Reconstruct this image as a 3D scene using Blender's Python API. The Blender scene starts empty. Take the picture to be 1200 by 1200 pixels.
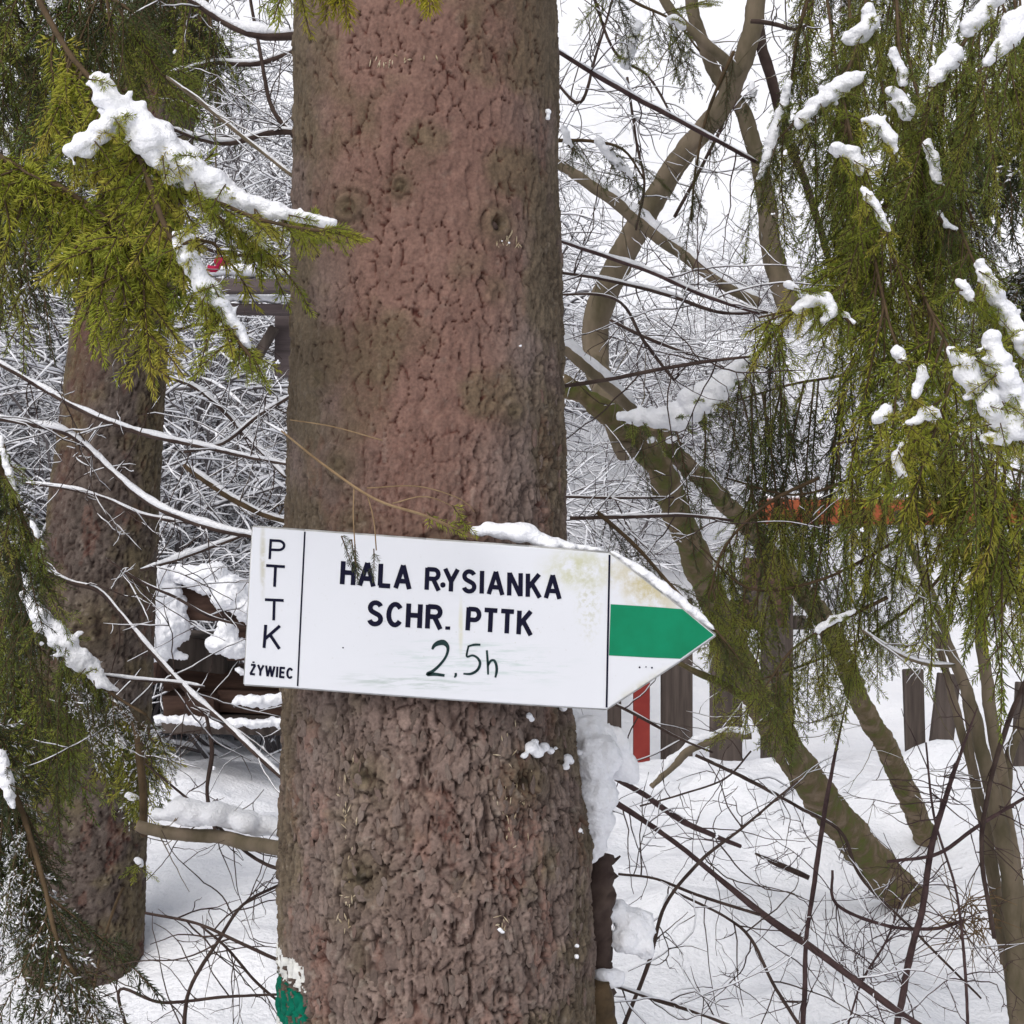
import bpy, bmesh, math, random
import numpy as np
from mathutils import Vector, Matrix

# ------------------------------------------------------------------ camera, sky, sun, exposure
scene = bpy.context.scene
COL = scene.collection
CAMZ = 1.55
cam = bpy.data.cameras.new('camera'); cam.sensor_width = 36; cam.lens = 54
cam.clip_start = 0.05; cam.clip_end = 1500
camo = bpy.data.objects.new('camera', cam); COL.objects.link(camo)
camo.location = (0, 0, CAMZ); camo.rotation_euler = (math.radians(90), 0, 0)
scene.camera = camo
SUN_EL, SUN_AZ = math.radians(48), math.radians(205)      # azimuth: clockwise from +Y
world = bpy.data.worlds.new('World'); scene.world = world; world.use_nodes = True
wn = world.node_tree; wn.nodes.clear()
sky = wn.nodes.new('ShaderNodeTexSky'); sky.sky_type = 'NISHITA'; sky.sun_disc = False
sky.sun_elevation = SUN_EL; sky.sun_rotation = SUN_AZ; sky.air_density = 1.0; sky.dust_density = 4.0
hs = wn.nodes.new('ShaderNodeHueSaturation'); hs.inputs['Saturation'].default_value = 0.36
bg = wn.nodes.new('ShaderNodeBackground'); bg.inputs['Strength'].default_value = 0.14
wo = wn.nodes.new('ShaderNodeOutputWorld')
wn.links.new(sky.outputs[0], hs.inputs['Color']); wn.links.new(hs.outputs[0], bg.inputs[0]); wn.links.new(bg.outputs[0], wo.inputs[0])
sun = bpy.data.lights.new('sun', 'SUN'); sun.energy = 1.3; sun.angle = math.radians(50); sun.color = (1, 0.975, 0.94)
suno = bpy.data.objects.new('sun', sun); COL.objects.link(suno)
sd = Vector((math.sin(SUN_AZ) * math.cos(SUN_EL), math.cos(SUN_AZ) * math.cos(SUN_EL), math.sin(SUN_EL)))
suno.rotation_euler = sd.to_track_quat('Z', 'Y').to_euler()
vs = scene.view_settings
vs.view_transform = 'Standard'; vs.look = 'None'; vs.gamma = 1.0; vs.exposure = -0.04; vs.use_curve_mapping = False
scene.cycles.max_bounces = 6; scene.cycles.diffuse_bounces = 4; scene.cycles.transparent_max_bounces = 4

# ------------------------------------------------------------------ helpers
def P(x, y, Y):
    """photo pixel at distance Y (metres in front of the camera) -> a point of the place"""
    return np.array([(x - 600) / 1800 * Y, Y, CAMZ - (y - 600) / 1800 * Y])

def smooth(a, b, x):
    t = np.clip((x - a) / (b - a), 0, 1); return t * t * (3 - 2 * t)

class Buf:
    def __init__(s): s.v = []; s.q = []; s.t = []; s.qm = []; s.tm = []; s.n = 0
    def add(s, v, q=None, t=None, m=0):
        v = np.asarray(v, float)
        if q is not None and len(q): s.q.append(np.asarray(q) + s.n); s.qm.append(np.full(len(q), m))
        if t is not None and len(t): s.t.append(np.asarray(t) + s.n); s.tm.append(np.full(len(t), m))
        s.v.append(v); s.n += len(v)
    def mesh(s, name, mats, smooth_=True):
        me = bpy.data.meshes.new(name)
        v = np.concatenate(s.v) if s.v else np.zeros((0, 3))
        q = np.concatenate(s.q) if s.q else np.zeros((0, 4), int)
        t = np.concatenate(s.t) if s.t else np.zeros((0, 3), int)
        me.vertices.add(len(v)); me.vertices.foreach_set('co', v.astype(np.float32).ravel())
        nl = len(q) * 4 + len(t) * 3
        me.loops.add(nl); me.loops.foreach_set('vertex_index', np.concatenate([q.ravel(), t.ravel()]).astype(np.int32))
        me.polygons.add(len(q) + len(t))
        st = np.concatenate([np.arange(len(q)) * 4, len(q) * 4 + np.arange(len(t)) * 3])
        me.polygons.foreach_set('loop_start', st.astype(np.int32))
        mi = np.concatenate(([np.concatenate(s.qm)] if s.qm else []) + ([np.concatenate(s.tm)] if s.tm else [np.zeros(0)]))
        for m in mats: me.materials.append(m)
        me.polygons.foreach_set('material_index', mi.astype(np.int32))
        me.polygons.foreach_set('use_smooth', np.full(len(q) + len(t), smooth_))
        me.update(calc_edges=True); me.validate()
        return me

def link(name, me, parent=None):
    o = bpy.data.objects.new(name, me); COL.objects.link(o)
    if parent is not None: o.parent = parent
    return o
def tag(o, label=None, cat=None, group=None, kind=None):
    if label: o['label'] = label
    if cat: o['category'] = cat
    if group: o['group'] = group
    if kind: o['kind'] = kind
    return o
def empty(name, label, cat, group=None, loc=(0, 0, 0)):
    o = bpy.data.objects.new(name, None); COL.objects.link(o); o.location = Vector(loc); o.empty_display_size = 0.05
    return tag(o, label, cat, group)
def child(name, me, parent, label=None, world=True):
    """part given in world coordinates under a thing whose only transform is a location"""
    o = link(name, me, parent)
    if world: o.location = -Vector(parent.matrix_basis.translation) if parent.parent is None else (0, 0, 0)
    if label: o['label'] = label
    return o

def spline(pts, step):
    pts = np.asarray(pts, float)
    if len(pts) < 3:
        n = max(2, int(np.linalg.norm(pts[-1][:3] - pts[0][:3]) / step) + 1)
        return np.array([pts[0] + (pts[-1] - pts[0]) * k for k in np.linspace(0, 1, n)])
    P0 = np.vstack([2 * pts[0] - pts[1], pts, 2 * pts[-1] - pts[-2]])
    out = []
    for i in range(1, len(P0) - 2):
        a, b, c, d = P0[i - 1], P0[i], P0[i + 1], P0[i + 2]
        n = max(1, int(np.linalg.norm(c[:3] - b[:3]) / step))
        for k in range(n):
            t = k / n
            out.append(0.5 * ((2 * b) + (-a + c) * t + (2 * a - 5 * b + 4 * c - d) * t * t + (-a + 3 * b - 3 * c + d) * t ** 3))
    out.append(P0[-2]); return np.array(out)

def frames(p):
    t = np.gradient(p, axis=0); t /= (np.linalg.norm(t, axis=1)[:, None] + 1e-12)
    up = np.array([0.13, 0.2, 1.0]); 
    n = np.zeros_like(t)
    a = np.cross(t[0], up)
    if np.linalg.norm(a) < 0.1: a = np.cross(t[0], [1, 0, 0])
    n[0] = a / np.linalg.norm(a)
    for i in range(1, len(t)):
        v = n[i - 1] - t[i] * np.dot(n[i - 1], t[i]); n[i] = v / (np.linalg.norm(v) + 1e-12)
    return t, n, np.cross(t, n)

def tube(buf, p, r, sides=6, m=0, rough=0.0, rng=None, squash=None, nz=None):
    p = np.asarray(p); r = np.broadcast_to(np.asarray(r, float), (len(p),))
    t, n, b = frames(p)
    a = np.arange(sides) / sides * 2 * np.pi
    rr = np.repeat(r[:, None], sides, 1)
    if rough and rng is not None: rr = rr * (1 + rough * rng.standard_normal(rr.shape))
    off = rr[..., None] * (np.cos(a)[None, :, None] * n[:, None] + np.sin(a)[None, :, None] * b[:, None])
    if squash is not None: off[..., 2] *= squash
    if nz is not None:
        q3 = p[:, None] + off; q3 = q3 * [1, 1, 0.6]
        dd = (fbm(q3 / nz[0], 2, 61) - 0.5) * nz[1] + (fbm(q3 / (nz[0] * 0.3), 2, 62) - 0.5) * nz[1] * 0.45
        off = off + off / (np.linalg.norm(off, axis=2, keepdims=True) + 1e-9) * dd[..., None]
    v = (p[:, None] + off).reshape(-1, 3)
    N = len(p); i = np.arange(N - 1)[:, None] * sides; j = np.arange(sides)[None]; j2 = (j + 1) % sides
    q = np.stack([i + j, i + j2, i + sides + j2, i + sides + j], -1).reshape(-1, 4)
    v = np.vstack([v, p[0], p[-1]])
    c0, c1 = N * sides, N * sides + 1; js = np.arange(sides); js2 = (js + 1) % sides
    tt = np.vstack([np.stack([np.full(sides, c0), js2, js], -1), np.stack([np.full(sides, c1), (N - 1) * sides + js, (N - 1) * sides + js2], -1)])
    buf.add(v, q, tt, m)

def vnoise(x, seed=0):
    """cheap smooth 1-D..3-D value noise, x (...,d) -> 0..1"""
    x = np.asarray(x, float); d = x.shape[-1]; i = np.floor(x).astype(np.int64); f = x - i; f = f * f * (3 - 2 * f)
    out = 0
    for c in range(2 ** d):
        w = 1; h = np.full(x.shape[:-1], seed * 1013 + 7, np.int64)
        for k in range(d):
            bit = (c >> k) & 1
            w = w * (f[..., k] if bit else 1 - f[..., k])
            h = (h * 73856093 ^ ((i[..., k] + bit) * [19349663, 83492791, 49979687][k])) & 0x7fffffff
        h = (h ^ (h >> 13)) * 1274126177 & 0x7fffffff; h = h ^ (h >> 16)
        out = out + w * ((h & 0xffff) / 65535.0)
    return out
def fbm(x, o=3, seed=0):
    s = 0; a = 0.5; tot = 0
    for k in range(o): s = s + a * vnoise(np.asarray(x) * 2 ** k, seed + k); tot += a; a *= 0.5
    return s / tot

def snow_tube(buf, p, r, rng, thick=1.0, cover=0.85, steep=0.85, m=0):
    """snow lying on a branch: runs of an uneven ridge on its upper side"""
    p = np.asarray(p); r = np.broadcast_to(np.asarray(r, float), (len(p),))
    if len(p) < 3: return
    t, _, _ = frames(p)
    s = np.concatenate([[0], np.cumsum(np.linalg.norm(np.diff(p, axis=0), axis=1))])
    ph = rng.uniform(0, 100)
    nz = vnoise(np.stack([s / 0.05 + ph, s * 0], -1), 3)
    big = vnoise(np.stack([s / 0.16 + ph, s * 0], -1), 5)
    ok = (np.abs(t[:, 2]) < steep) & (big < cover + 0.1)
    w = (np.maximum(r, 0.0006) * 0.80 + 0.0003) * thick * (0.45 + 0.75 * nz)
    i = 0; N = len(p)
    while i < N:
        if not ok[i]: i += 1; continue
        j = i
        while j < N and ok[j]: j += 1
        if j - i >= 3:
            k = np.arange(i, j); e = np.minimum(np.minimum(k - i, j - 1 - k) / 1.2, 1) * 0.65 + 0.35
            ww = w[k] * e; pp = p[k].copy(); pp[:, 2] += r[k] * 0.6 + ww * 0.55
            tube(buf, pp, ww, 6, m, 0.1, rng)
        i = j + 1

_ico = {}
def ico(sub):
    if sub not in _ico:
        bm = bmesh.new(); bmesh.ops.create_icosphere(bm, subdivisions=sub, radius=1)
        _ico[sub] = (np.array([v.co[:] for v in bm.verts]), np.array([[v.index for v in f.verts] for f in bm.faces])); bm.free()
    return _ico[sub]
TEX = bpy.data.textures.new('lumps', 'CLOUDS'); TEX.noise_scale = 0.02; TEX.noise_depth = 2
TEXF = bpy.data.textures.new('fine_lumps', 'CLOUDS'); TEXF.noise_scale = 0.007; TEXF.noise_depth = 2
def blob_mesh(name, spheres, mat, voxel=0.004, lump=0.006):
    """snow lump from overlapping balls, melted together; spheres = (x,y,z,rx,ry,rz) world"""
    b = Buf(); v0, f0 = ico(2)
    for c in spheres: b.add(v0 * np.array(c[3:6]) + np.array(c[:3]), t=f0)
    return b.mesh(name, [mat])
def blob(name, spheres, mat, parent=None, voxel=0.004, lump=0.006, label=None):
    me = blob_mesh(name, spheres, mat)
    o = child(name, me, parent, label) if parent is not None else link(name, me)
    m = o.modifiers.new('melt', 'REMESH'); m.mode = 'VOXEL'; m.voxel_size = voxel; m.use_smooth_shade = True
    s = o.modifiers.new('soften', 'SMOOTH'); s.factor = 0.6; s.iterations = 4
    d = o.modifiers.new('lumps', 'DISPLACE'); d.texture = TEX; d.texture_coords = 'LOCAL'; d.strength = lump; d.mid_level = 0.5
    if lump > 0.002:
        d = o.modifiers.new('fine_lumps', 'DISPLACE'); d.texture = TEXF; d.texture_coords = 'LOCAL'; d.strength = lump * 0.4; d.mid_level = 0.5
    return o
def blob_path(pts, Y, rng, depth=0.8, flat=0.75, jit=0.35, dens=2.2, ball=1, bs=1.0):
    """balls along a pixel path [(x,y,r_px), ...] lying at distance Y"""
    out = []
    pts = np.asarray(pts, float)
    if pts.shape[1] == 3: pts = np.hstack([pts, np.full((len(pts), 1), Y)])
    for a, b in zip(pts[:-1], pts[1:]):
        L = math.hypot(*(b[:2] - a[:2])); n = max(1, int(L / (0.5 * (a[2] + b[2])) * dens))
        for k in range(n + 1):
          for _ in range(ball):
            q = a + (b - a) * (k + rng.uniform(-0.4, 0.4)) / n; r = q[2] * rng.uniform(0.7, 1.1) * bs
            j = rng.normal(0, jit * q[2], 2); c = P(q[0] + j[0], q[1] + j[1], q[3]); rm = r / 1800 * q[3]
            out.append((c[0], c[1] + rng.normal(0, 0.4 * rm), c[2], rm * rng.uniform(0.9, 1.2), rm * depth, rm * flat))
    return out

# ------------------------------------------------------------------ materials
class NT:
    def __init__(s, name):
        s.m = bpy.data.materials.new(name); s.m.use_nodes = True; s.t = s.m.node_tree; s.b = s.t.nodes['Principled BSDF']
    def n(s, typ, **k):
        nd = s.t.nodes.new(typ)
        for a, v in k.items():
            if a.startswith('i_'): nd.inputs[a[2:].replace('_', ' ')].default_value = v
            else: setattr(nd, a, v)
        return nd
    def l(s, a, b): s.t.links.new(a, b)
    def coord(s, kind='Object'): return s.n('ShaderNodeTexCoord').outputs[kind]
    def noise(s, vec, scale, detail=3, rough=0.55):
        nd = s.n('ShaderNodeTexNoise'); nd.inputs['Scale'].default_value = scale; nd.inputs['Detail'].default_value = detail; nd.inputs['Roughness'].default_value = rough
        s.l(vec, nd.inputs['Vector']); return nd.outputs['Fac']
    def ramp(s, fac, stops):
        nd = s.n('ShaderNodeValToRGB'); cr = nd.color_ramp
        while len(cr.elements) < len(stops): cr.elements.new(0.5)
        for e, (p, c) in zip(cr.elements, stops): e.position = p; e.color = (*c, 1) if len(c) == 3 else c
        s.l(fac, nd.inputs[0]); return nd.outputs[0]
    def mix(s, fac, a, b, mode='MIX'):
        nd = s.n('ShaderNodeMix', data_type='RGBA', blend_type=mode)
        for sock, v in ((nd.inputs[0], fac), (nd.inputs[6], a), (nd.inputs[7], b)):
            if isinstance(v, (int, float)): sock.default_value = v
            elif isinstance(v, tuple): sock.default_value = (*v, 1) if len(v) == 3 else v
            else: s.l(v, sock)
        return nd.outputs[2]
    def math(s, op, a, b=0.0, clamp=False):
        nd = s.n('ShaderNodeMath', operation=op, use_clamp=clamp)
        for sock, v in ((nd.inputs[0], a), (nd.inputs[1], b)):
            if isinstance(v, (int, float)): sock.default_value = v
            else: s.l(v, sock)
        return nd.outputs[0]
    def bump(s, h, strength, dist):
        nd = s.n('ShaderNodeBump'); nd.inputs['Strength'].default_value = strength; nd.inputs['Distance'].default_value = dist
        s.l(h, nd.inputs['Height']); s.l(nd.outputs[0], s.b.inputs['Normal'])
    def set(s, rough=0.8, spec=0.2, color=None):
        s.b.inputs['Roughness'].default_value = rough; s.b.inputs['Specular IOR Level'].default_value = spec
        if color is not None:
            if isinstance(color, tuple): s.b.inputs['Base Color'].default_value = (*color, 1)
            else: s.l(color, s.b.inputs['Base Color'])
        return s.m

def mat_noise(name, c1, c2, scale, rough=0.85, spec=0.15, bump=0.0, bdist=0.002, c3=None, stretch=None):
    k = NT(name); v = k.coord()
    if stretch:
        mp = k.n('ShaderNodeMapping'); mp.inputs['Scale'].default_value = stretch; k.l(v, mp.inputs[0]); v = mp.outputs[0]
    f = k.noise(v, scale, 4, 0.6)
    col = k.ramp(f, [(0.32, c1), (0.68, c2)]) if c3 is None else k.ramp(f, [(0.3, c1), (0.5, c2), (0.68, c3)])
    if bump: k.bump(k.noise(v, scale * 2.5, 4, 0.6), bump, bdist)
    return k.set(rough, spec, col)

def snow_mat(name, scale):
    k = NT(name); v = k.coord()
    k.bump(k.math('ADD', k.noise(v, 220 * scale, 2), k.math('MULTIPLY', k.noise(v, 45 * scale, 3), 2.0)), 0.6, 0.004 / scale)
    k.b.inputs['Subsurface Weight'].default_value = 0.0
    return k.set(0.65, 0.2, k.ramp(k.noise(v, 14 * scale, 2), [(0.3, (0.81, 0.82, 0.865)), (0.7, (0.86, 0.865, 0.90))]))
M = {}
M['snow'] = snow_mat('snow', 1.0)
M['snow_ground'] = snow_mat('snow_ground', 0.35)
M['twig'] = mat_noise('twig_bark', (0.035, 0.022, 0.02), (0.085, 0.06, 0.05), 25)
M['red_twig'] = mat_noise('reddish_twig_bark', (0.04, 0.024, 0.025), (0.095, 0.06, 0.058), 40, bump=0.5, bdist=0.002)
M['far_twig'] = mat_noise('shrub_bark', (0.075, 0.065, 0.068), (0.16, 0.145, 0.148), 6)
M['moss'] = mat_noise('mossy_bark', (0.095, 0.115, 0.025), (0.13, 0.10, 0.055), 22, bump=0.9, bdist=0.008, c3=(0.22, 0.165, 0.115))
M['grey_bark'] = mat_noise('smooth_grey_brown_bark', (0.095, 0.08, 0.048), (0.21, 0.165, 0.12), 20, bump=0.5, bdist=0.003, stretch=(1, 1, 0.4))
M['stem'] = mat_noise('bough_bark', (0.05, 0.035, 0.02), (0.12, 0.08, 0.045), 30, bump=0.5, bdist=0.002)
def needle_mat(name, c1, c2, c3):
    k = NT(name); v = k.coord(); oi = k.n('ShaderNodeObjectInfo')
    f = k.math('ADD', k.math('MULTIPLY', k.noise(v, 9, 2), 0.75), k.math('MULTIPLY', oi.outputs['Random'], 0.3))
    col = k.ramp(f, [(0.32, c1), (0.52, c2), (0.72, c3)])
    k.set(0.5, 0.3, col)
    tr = k.n('ShaderNodeBsdfTranslucent'); mx = k.n('ShaderNodeMixShader'); mx.inputs[0].default_value = 0.42
    k.l(col, tr.inputs[0]); k.l(k.b.outputs[0], mx.inputs[1]); k.l(tr.outputs[0], mx.inputs[2])
    k.l(mx.outputs[0], k.t.nodes['Material Output'].inputs[0]); return k.m
M['needle_yellow'] = needle_mat('yellow_green_needles', (0.25, 0.32, 0.035), (0.46, 0.48, 0.06), (0.60, 0.52, 0.10))
M['needle_sunlit'] = needle_mat('sunlit_yellow_needle_tips', (0.35, 0.33, 0.03), (0.55, 0.48, 0.04), (0.65, 0.52, 0.06))  # needle tips at the top edge, sunlight painted into their brighter yellow
M['needle_green'] = needle_mat('green_needles', (0.15, 0.21, 0.045), (0.31, 0.36, 0.065), (0.45, 0.44, 0.09))
M['needle_dark'] = needle_mat('dark_green_needles', (0.05, 0.068, 0.03), (0.105, 0.13, 0.05), (0.16, 0.18, 0.06))
M['wood_dark'] = mat_noise('weathered_dark_boards', (0.045, 0.036, 0.032), (0.10, 0.08, 0.07), 6, bump=0.4, stretch=(6, 6, 0.4))
M['wood_brown'] = mat_noise('brown_boards', (0.05, 0.03, 0.024), (0.12, 0.072, 0.055), 6, bump=0.4, stretch=(1, 6, 6))
M['wood_grey'] = mat_noise('grey_beam', (0.07, 0.055, 0.055), (0.15, 0.12, 0.12), 5, bump=0.4, stretch=(0.5, 6, 6))
M['red_paint'] = mat_noise('dull_red_paint', (0.16, 0.02, 0.02), (0.24, 0.04, 0.032), 5)
M['orange_wood'] = mat_noise('orange_stained_wood', (0.24, 0.06, 0.028), (0.34, 0.10, 0.045), 8, stretch=(0.5, 6, 6))
M['rope'] = NT('crimson_cloth').set(0.8, 0.1, (0.35, 0.02, 0.06))

# ------------------------------------------------------------------ ground
def ground_z(x, y):
    x = np.asarray(x, float); y = np.asarray(y, float)
    z = np.interp(y, [-400, -20, 0, 2, 3, 4, 5, 6.5, 8, 10, 12, 16, 24, 40, 80, 160, 400],
                  [-1.6, -1.5, -1.42, -1.36, -1.30, -1.27, -1.15, -1.085, -1.36, -1.45, -1.05, 0.4, 4.2, 12, 31, 62, 110])
    z = z + CAMZ
    for (gx, gy, sx, sy, h) in [(1.50, 5.3, 0.34, 0.26, 0.34), (0.80, 5.7, 0.28, 0.26, 0.15), (0.98, 5.0, 0.20, 0.14, 0.15), (1.75, 4.7, 0.25, 0.2, 0.2), (0.52, 4.5, 0.24, 0.15, 0.13), (0.85, 4.0, 0.22, 0.12, 0.12), (0.45, 3.4, 0.2, 0.11, 0.09), (-0.75, 5.1, 0.3, 0.2, 0.10), (-0.7, 4.2, 0.2, 0.14, 0.07), (-1.25, 5.9, 0.5, 0.6, 0.10), (-0.9, 4.7, 0.45, 0.3, 0.05),
                                (0.55, 3.3, 0.3, 0.3, 0.05), (1.30, 4.6, 0.22, 0.16, 0.05), (-1.2, 4.2, 0.26, 0.26, 0.03), (0, 1.98, 0.3, 0.3, 0.08)]:
        z = z + h * np.exp(-((x - gx) / sx) ** 2 - ((y - gy) / sy) ** 2)
    pt = np.stack([x, y], -1)
    far = np.clip((y - 8) / 30, 0, 1)
    z = z + 0.10 * (fbm(pt / 0.9, 2, 11) - 0.5) + 0.045 * (fbm(pt / 0.14, 3, 12) - 0.5) + 0.10 * (fbm(pt / 0.40, 2, 14) - 0.5) + far * 2.0 * (fbm(pt / 6.0, 3, 13) - 0.5)
    return z
xs = np.concatenate([-np.geomspace(400, 4, 50), np.linspace(-3.9, 4.2, 230), np.geomspace(4.4, 400, 50)])
ys = np.concatenate([-np.geomspace(400, 2, 26), np.linspace(-1.8, 2.2, 30), np.linspace(2.25, 9, 270), np.geomspace(9.1, 400, 150)])
GX, GY = np.meshgrid(xs, ys); GZ = ground_z(GX, GY)
nx, ny = len(xs), len(ys); b = Buf()
i = (np.arange(ny - 1)[:, None] * nx + np.arange(nx - 1)[None]).ravel()
b.add(np.stack([GX, GY, GZ], -1).reshape(-1, 3), np.stack([i, i + 1, i + nx + 1, i + nx], -1))
tag(link('snowy_ground', b.mesh('snowy_ground', [M['snow_ground']])), kind='structure')

# ------------------------------------------------------------------ spruce trunks
def voronoi(u, v, cu, cv, nu, seed):
    """cells on a sheet that closes in u; u in cells 0..nu -> F1, F2, id noise, offset to the nearest centre"""
    U = u / cu; V = v / cv; iu = np.floor(U).astype(int); iv = np.floor(V).astype(int)
    f1 = np.full(U.shape, 9.0); f2 = f1.copy(); idn = np.zeros(U.shape); ox = np.zeros(U.shape); oy = np.zeros(U.shape)
    rs = np.random.RandomState(seed); K = 257; tab = rs.rand(K, K, 3)
    for a in (-1, 0, 1):
        for c in (-1, 0, 1):
            ci = (iu + a) % nu; cj = (iv + c) % K; r = tab[ci % K, cj]
            dx = iu + a + r[..., 0] - U; dy = iv + c + r[..., 1] - V; d = np.sqrt(dx * dx + dy * dy)
            near = d < f1
            f2 = np.where(near, f1, np.minimum(f2, d)); idn = np.where(near, r[..., 2], idn); ox = np.where(near, dx, ox); oy = np.where(near, dy, oy)
            f1 = np.where(near, d, f1)
    return f1, f2, idn, ox, oy

def bark_material():
    k = NT('spruce_bark'); at = k.n('ShaderNodeVertexColor'); at.layer_name = 'bark_colour'; v = k.coord()
    f = k.noise(v, 260, 3); g = k.noise(v, 60, 3)
    col = k.mix(0.55, at.outputs[0], k.ramp(f, [(0.3, (0.55, 0.55, 0.55)), (0.7, (1.35, 1.33, 1.3))]), 'MULTIPLY')
    k.bump(k.math('ADD', f, g), 0.5, 0.0015)
    return k.set(0.85, 0.15, col)
M['bark'] = bark_material()

def trunk(name, parent, axis, res, zhi, style, seed, knots=(), blaze=None):
    """axis rows (z, cx, cy, r); zhi = (z0, z1) finely meshed part"""
    A = np.array(axis); A = A[np.argsort(A[:, 0])]
    R0 = np.interp((zhi[0] + zhi[1]) / 2, A[:, 0], A[:, 3])
    nc = int(2 * np.pi * R0 / res); z = np.arange(zhi[0], zhi[1], res * 1.1)
    z = np.concatenate([np.arange(A[0, 0], zhi[0], 0.012), z, np.arange(zhi[1], A[-1, 0], 0.02)])
    th = np.arange(nc) / nc * 2 * np.pi - np.pi          # th = 0 faces the camera (-Y), +pi/2 = +X
    TH, Z = np.meshgrid(th, z); cx, cy, R = (np.interp(Z, A[:, 0], A[:, k]) for k in (1, 2, 3))
    U = (TH + np.pi) * R0; circ = 2 * np.pi * R0
    c3 = np.stack([np.cos(TH) * R0, np.sin(TH) * R0, Z], -1)
    wu = (fbm(c3 / 0.03, 2, seed) - 0.5) * 0.022 * style['s']; wv = (fbm(c3 / 0.035, 2, seed + 5) - 0.5) * 0.03 * style['s']
    def cells(cu, cv, sd, warp=1.0):
        n = max(3, round(circ / cu)); cu = circ / n
        return voronoi(np.mod(U + wu * warp, circ), Z + wv * warp + 50, cu, cv, n, sd)
    wu = wu * 0.7 + (fbm(c3 / 0.007, 2, seed + 6) - 0.5) * 0.0045 * style['s']; wv = wv + (fbm(c3 / 0.009, 2, seed + 7) - 0.5) * 0.007 * style['s']
    L = smooth(style['zlow'][1], style['zlow'][0], Z + 0.12 * (fbm(c3 / 0.15, 2, seed + 9) - 0.5) - 0.40 * smooth(0.55, 1.25, TH) - 0.10 * smooth(-0.8, -1.4, TH))  # rough plates low down, and more to the right
    s = style['s']
    f1, f2, idn, ox, oy = cells(0.0120 * s, 0.028 * s, seed + 1)
    g1, g2, idg, gx, gy = cells(0.0064 * s, 0.0115 * s, seed + 2, 0.7)
    h1, h2, idh, hx, hy = cells(0.014 * s, 0.023 * s, seed + 3, 0.6)
    e1 = f2 - f1; e2 = g2 - g1; e3 = h2 - h1
    cw = 0.07 + 0.20 * smooth(0.35, 0.75, fbm(c3 / 0.02, 2, seed + 60)); crack1 = 1 - smooth(0.0, 1.0, e1 / cw); crack1 = crack1 * smooth(0.15, 0.38, fbm(c3 / 0.025, 2, seed + 61))
    crack2 = (1 - smooth(0.0, 0.14, e2)) * smooth(0.42, 0.6, fbm(c3 / 0.016, 2, seed + 62))
    fn = fbm(np.stack([(U + 0.6 * wu * 1.5) / (0.0105 * s), (Z + wv) / (0.055 * s)], -1), 3, seed + 70); fn = np.where(np.abs(TH) > 2.9, 0.9, fn)
    fis = (1 - smooth(0.0, 0.055, np.abs(fn - 0.5))) * smooth(0.25, 0.5, fbm(c3 / 0.03, 2, seed + 71))
    # arc-shaped lifted scale edges: only one side of a scale stands open
    side = smooth(-0.1, 0.35, hx * np.cos(idh * 40) + 0.3 * hy * np.sin(idh * 40))
    arc = (1 - smooth(0.02, 0.15, e3)) * side * smooth(0.30, 0.44, fbm(c3 / 0.04, 2, seed + 20) + 0.10 * np.abs(np.sin(TH))) * (idh > 0.22)
    n_lo = fbm(c3 / 0.09, 3, seed + 30) - 0.5; n_f = fbm(c3 / 0.012, 3, seed + 31) - 0.5; n_m = fbm(c3 / 0.03, 3, seed + 32) - 0.5
    lift = (idn - 0.5) * 0.0030 + (ox * np.cos(idn * 30) + oy * np.sin(idn * 30)) * 0.0042
    liftg = (idg - 0.5) * 0.0018 + (gx * np.cos(idg * 50) + gy * np.sin(idg * 50)) * 0.0026
    H = 0.006 * n_lo + 0.0020 * n_f * (0.5 + 0.5 * L) + 0.002 * n_m
    H = H + 0.74 * L * (lift - 0.0115 * fis - 0.0072 * crack1 * (0.5 + 0.8 * fbm(c3 / 0.06, 1, seed + 40)) + liftg - 0.0018 * crack2)
    H = H + (1 - L) * (0.15 * lift + 0.40 * liftg - 0.0042 * arc - 0.0006 * crack2 + (hx * np.cos(idh * 40) + 0.3 * hy * np.sin(idh * 40)) * -0.0046 * smooth(0.3, 0.5, idh))
    H = H * s ** 0.3
    kn = np.zeros_like(H); kd = np.zeros_like(H)
    for (kth, kz, ka, kb, hgt, hole) in knots:
        du = (TH - kth) * R0 / ka; dz = (Z - kz) / kb; d = np.sqrt(du * du + dz * dz) + 0.18 * n_m * 2
        H = H + hgt * np.exp(-d * d * 0.6) + 0.0028 * np.cos(d * 7.5) * np.exp(-d * d * 0.35) - hole * np.exp(-(d / 0.33) ** 2)
        kn = np.maximum(kn, np.exp(-d * d * 0.45)); kd = np.maximum(kd, np.exp(-(d / 0.3) ** 2) * (hole > 0))
    RR = R + H * style.get('amp', 1.0)
    X = cx + RR * np.sin(TH); Yy = cy - RR * np.cos(TH)
    # bark colours (albedo): pinkish brown plates, red inner bark, olive algae, darker cracks
    def c(*a): return np.array(a)
    p1 = fbm(c3 / 0.07, 3, seed + 50)[..., None]; p2 = fbm(c3 / 0.035, 3, seed + 51)[..., None]; p3 = fbm(c3 / 0.008, 2, seed + 52)[..., None]
    plate = c(*style['plate'][0]) * (1 - p2) + c(*style['plate'][1]) * p2
    red = smooth(0.20, 0.9, np.exp(-((TH - style['red_th']) / (0.75 + 0.35 * smooth(CAMZ + 0.1, CAMZ + 0.5, Z))) ** 2) * (1 - 0.62 * L) * (0.62 + 0.9 * p1[..., 0]))[..., None] * 0.9
    red = np.maximum(red, (smooth(0.60, 0.68, fbm(c3 * [1, 1, 0.35] / 0.03, 3, seed + 54)) * 0.6 * smooth(0.3, 0, crack2))[..., None])
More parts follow.
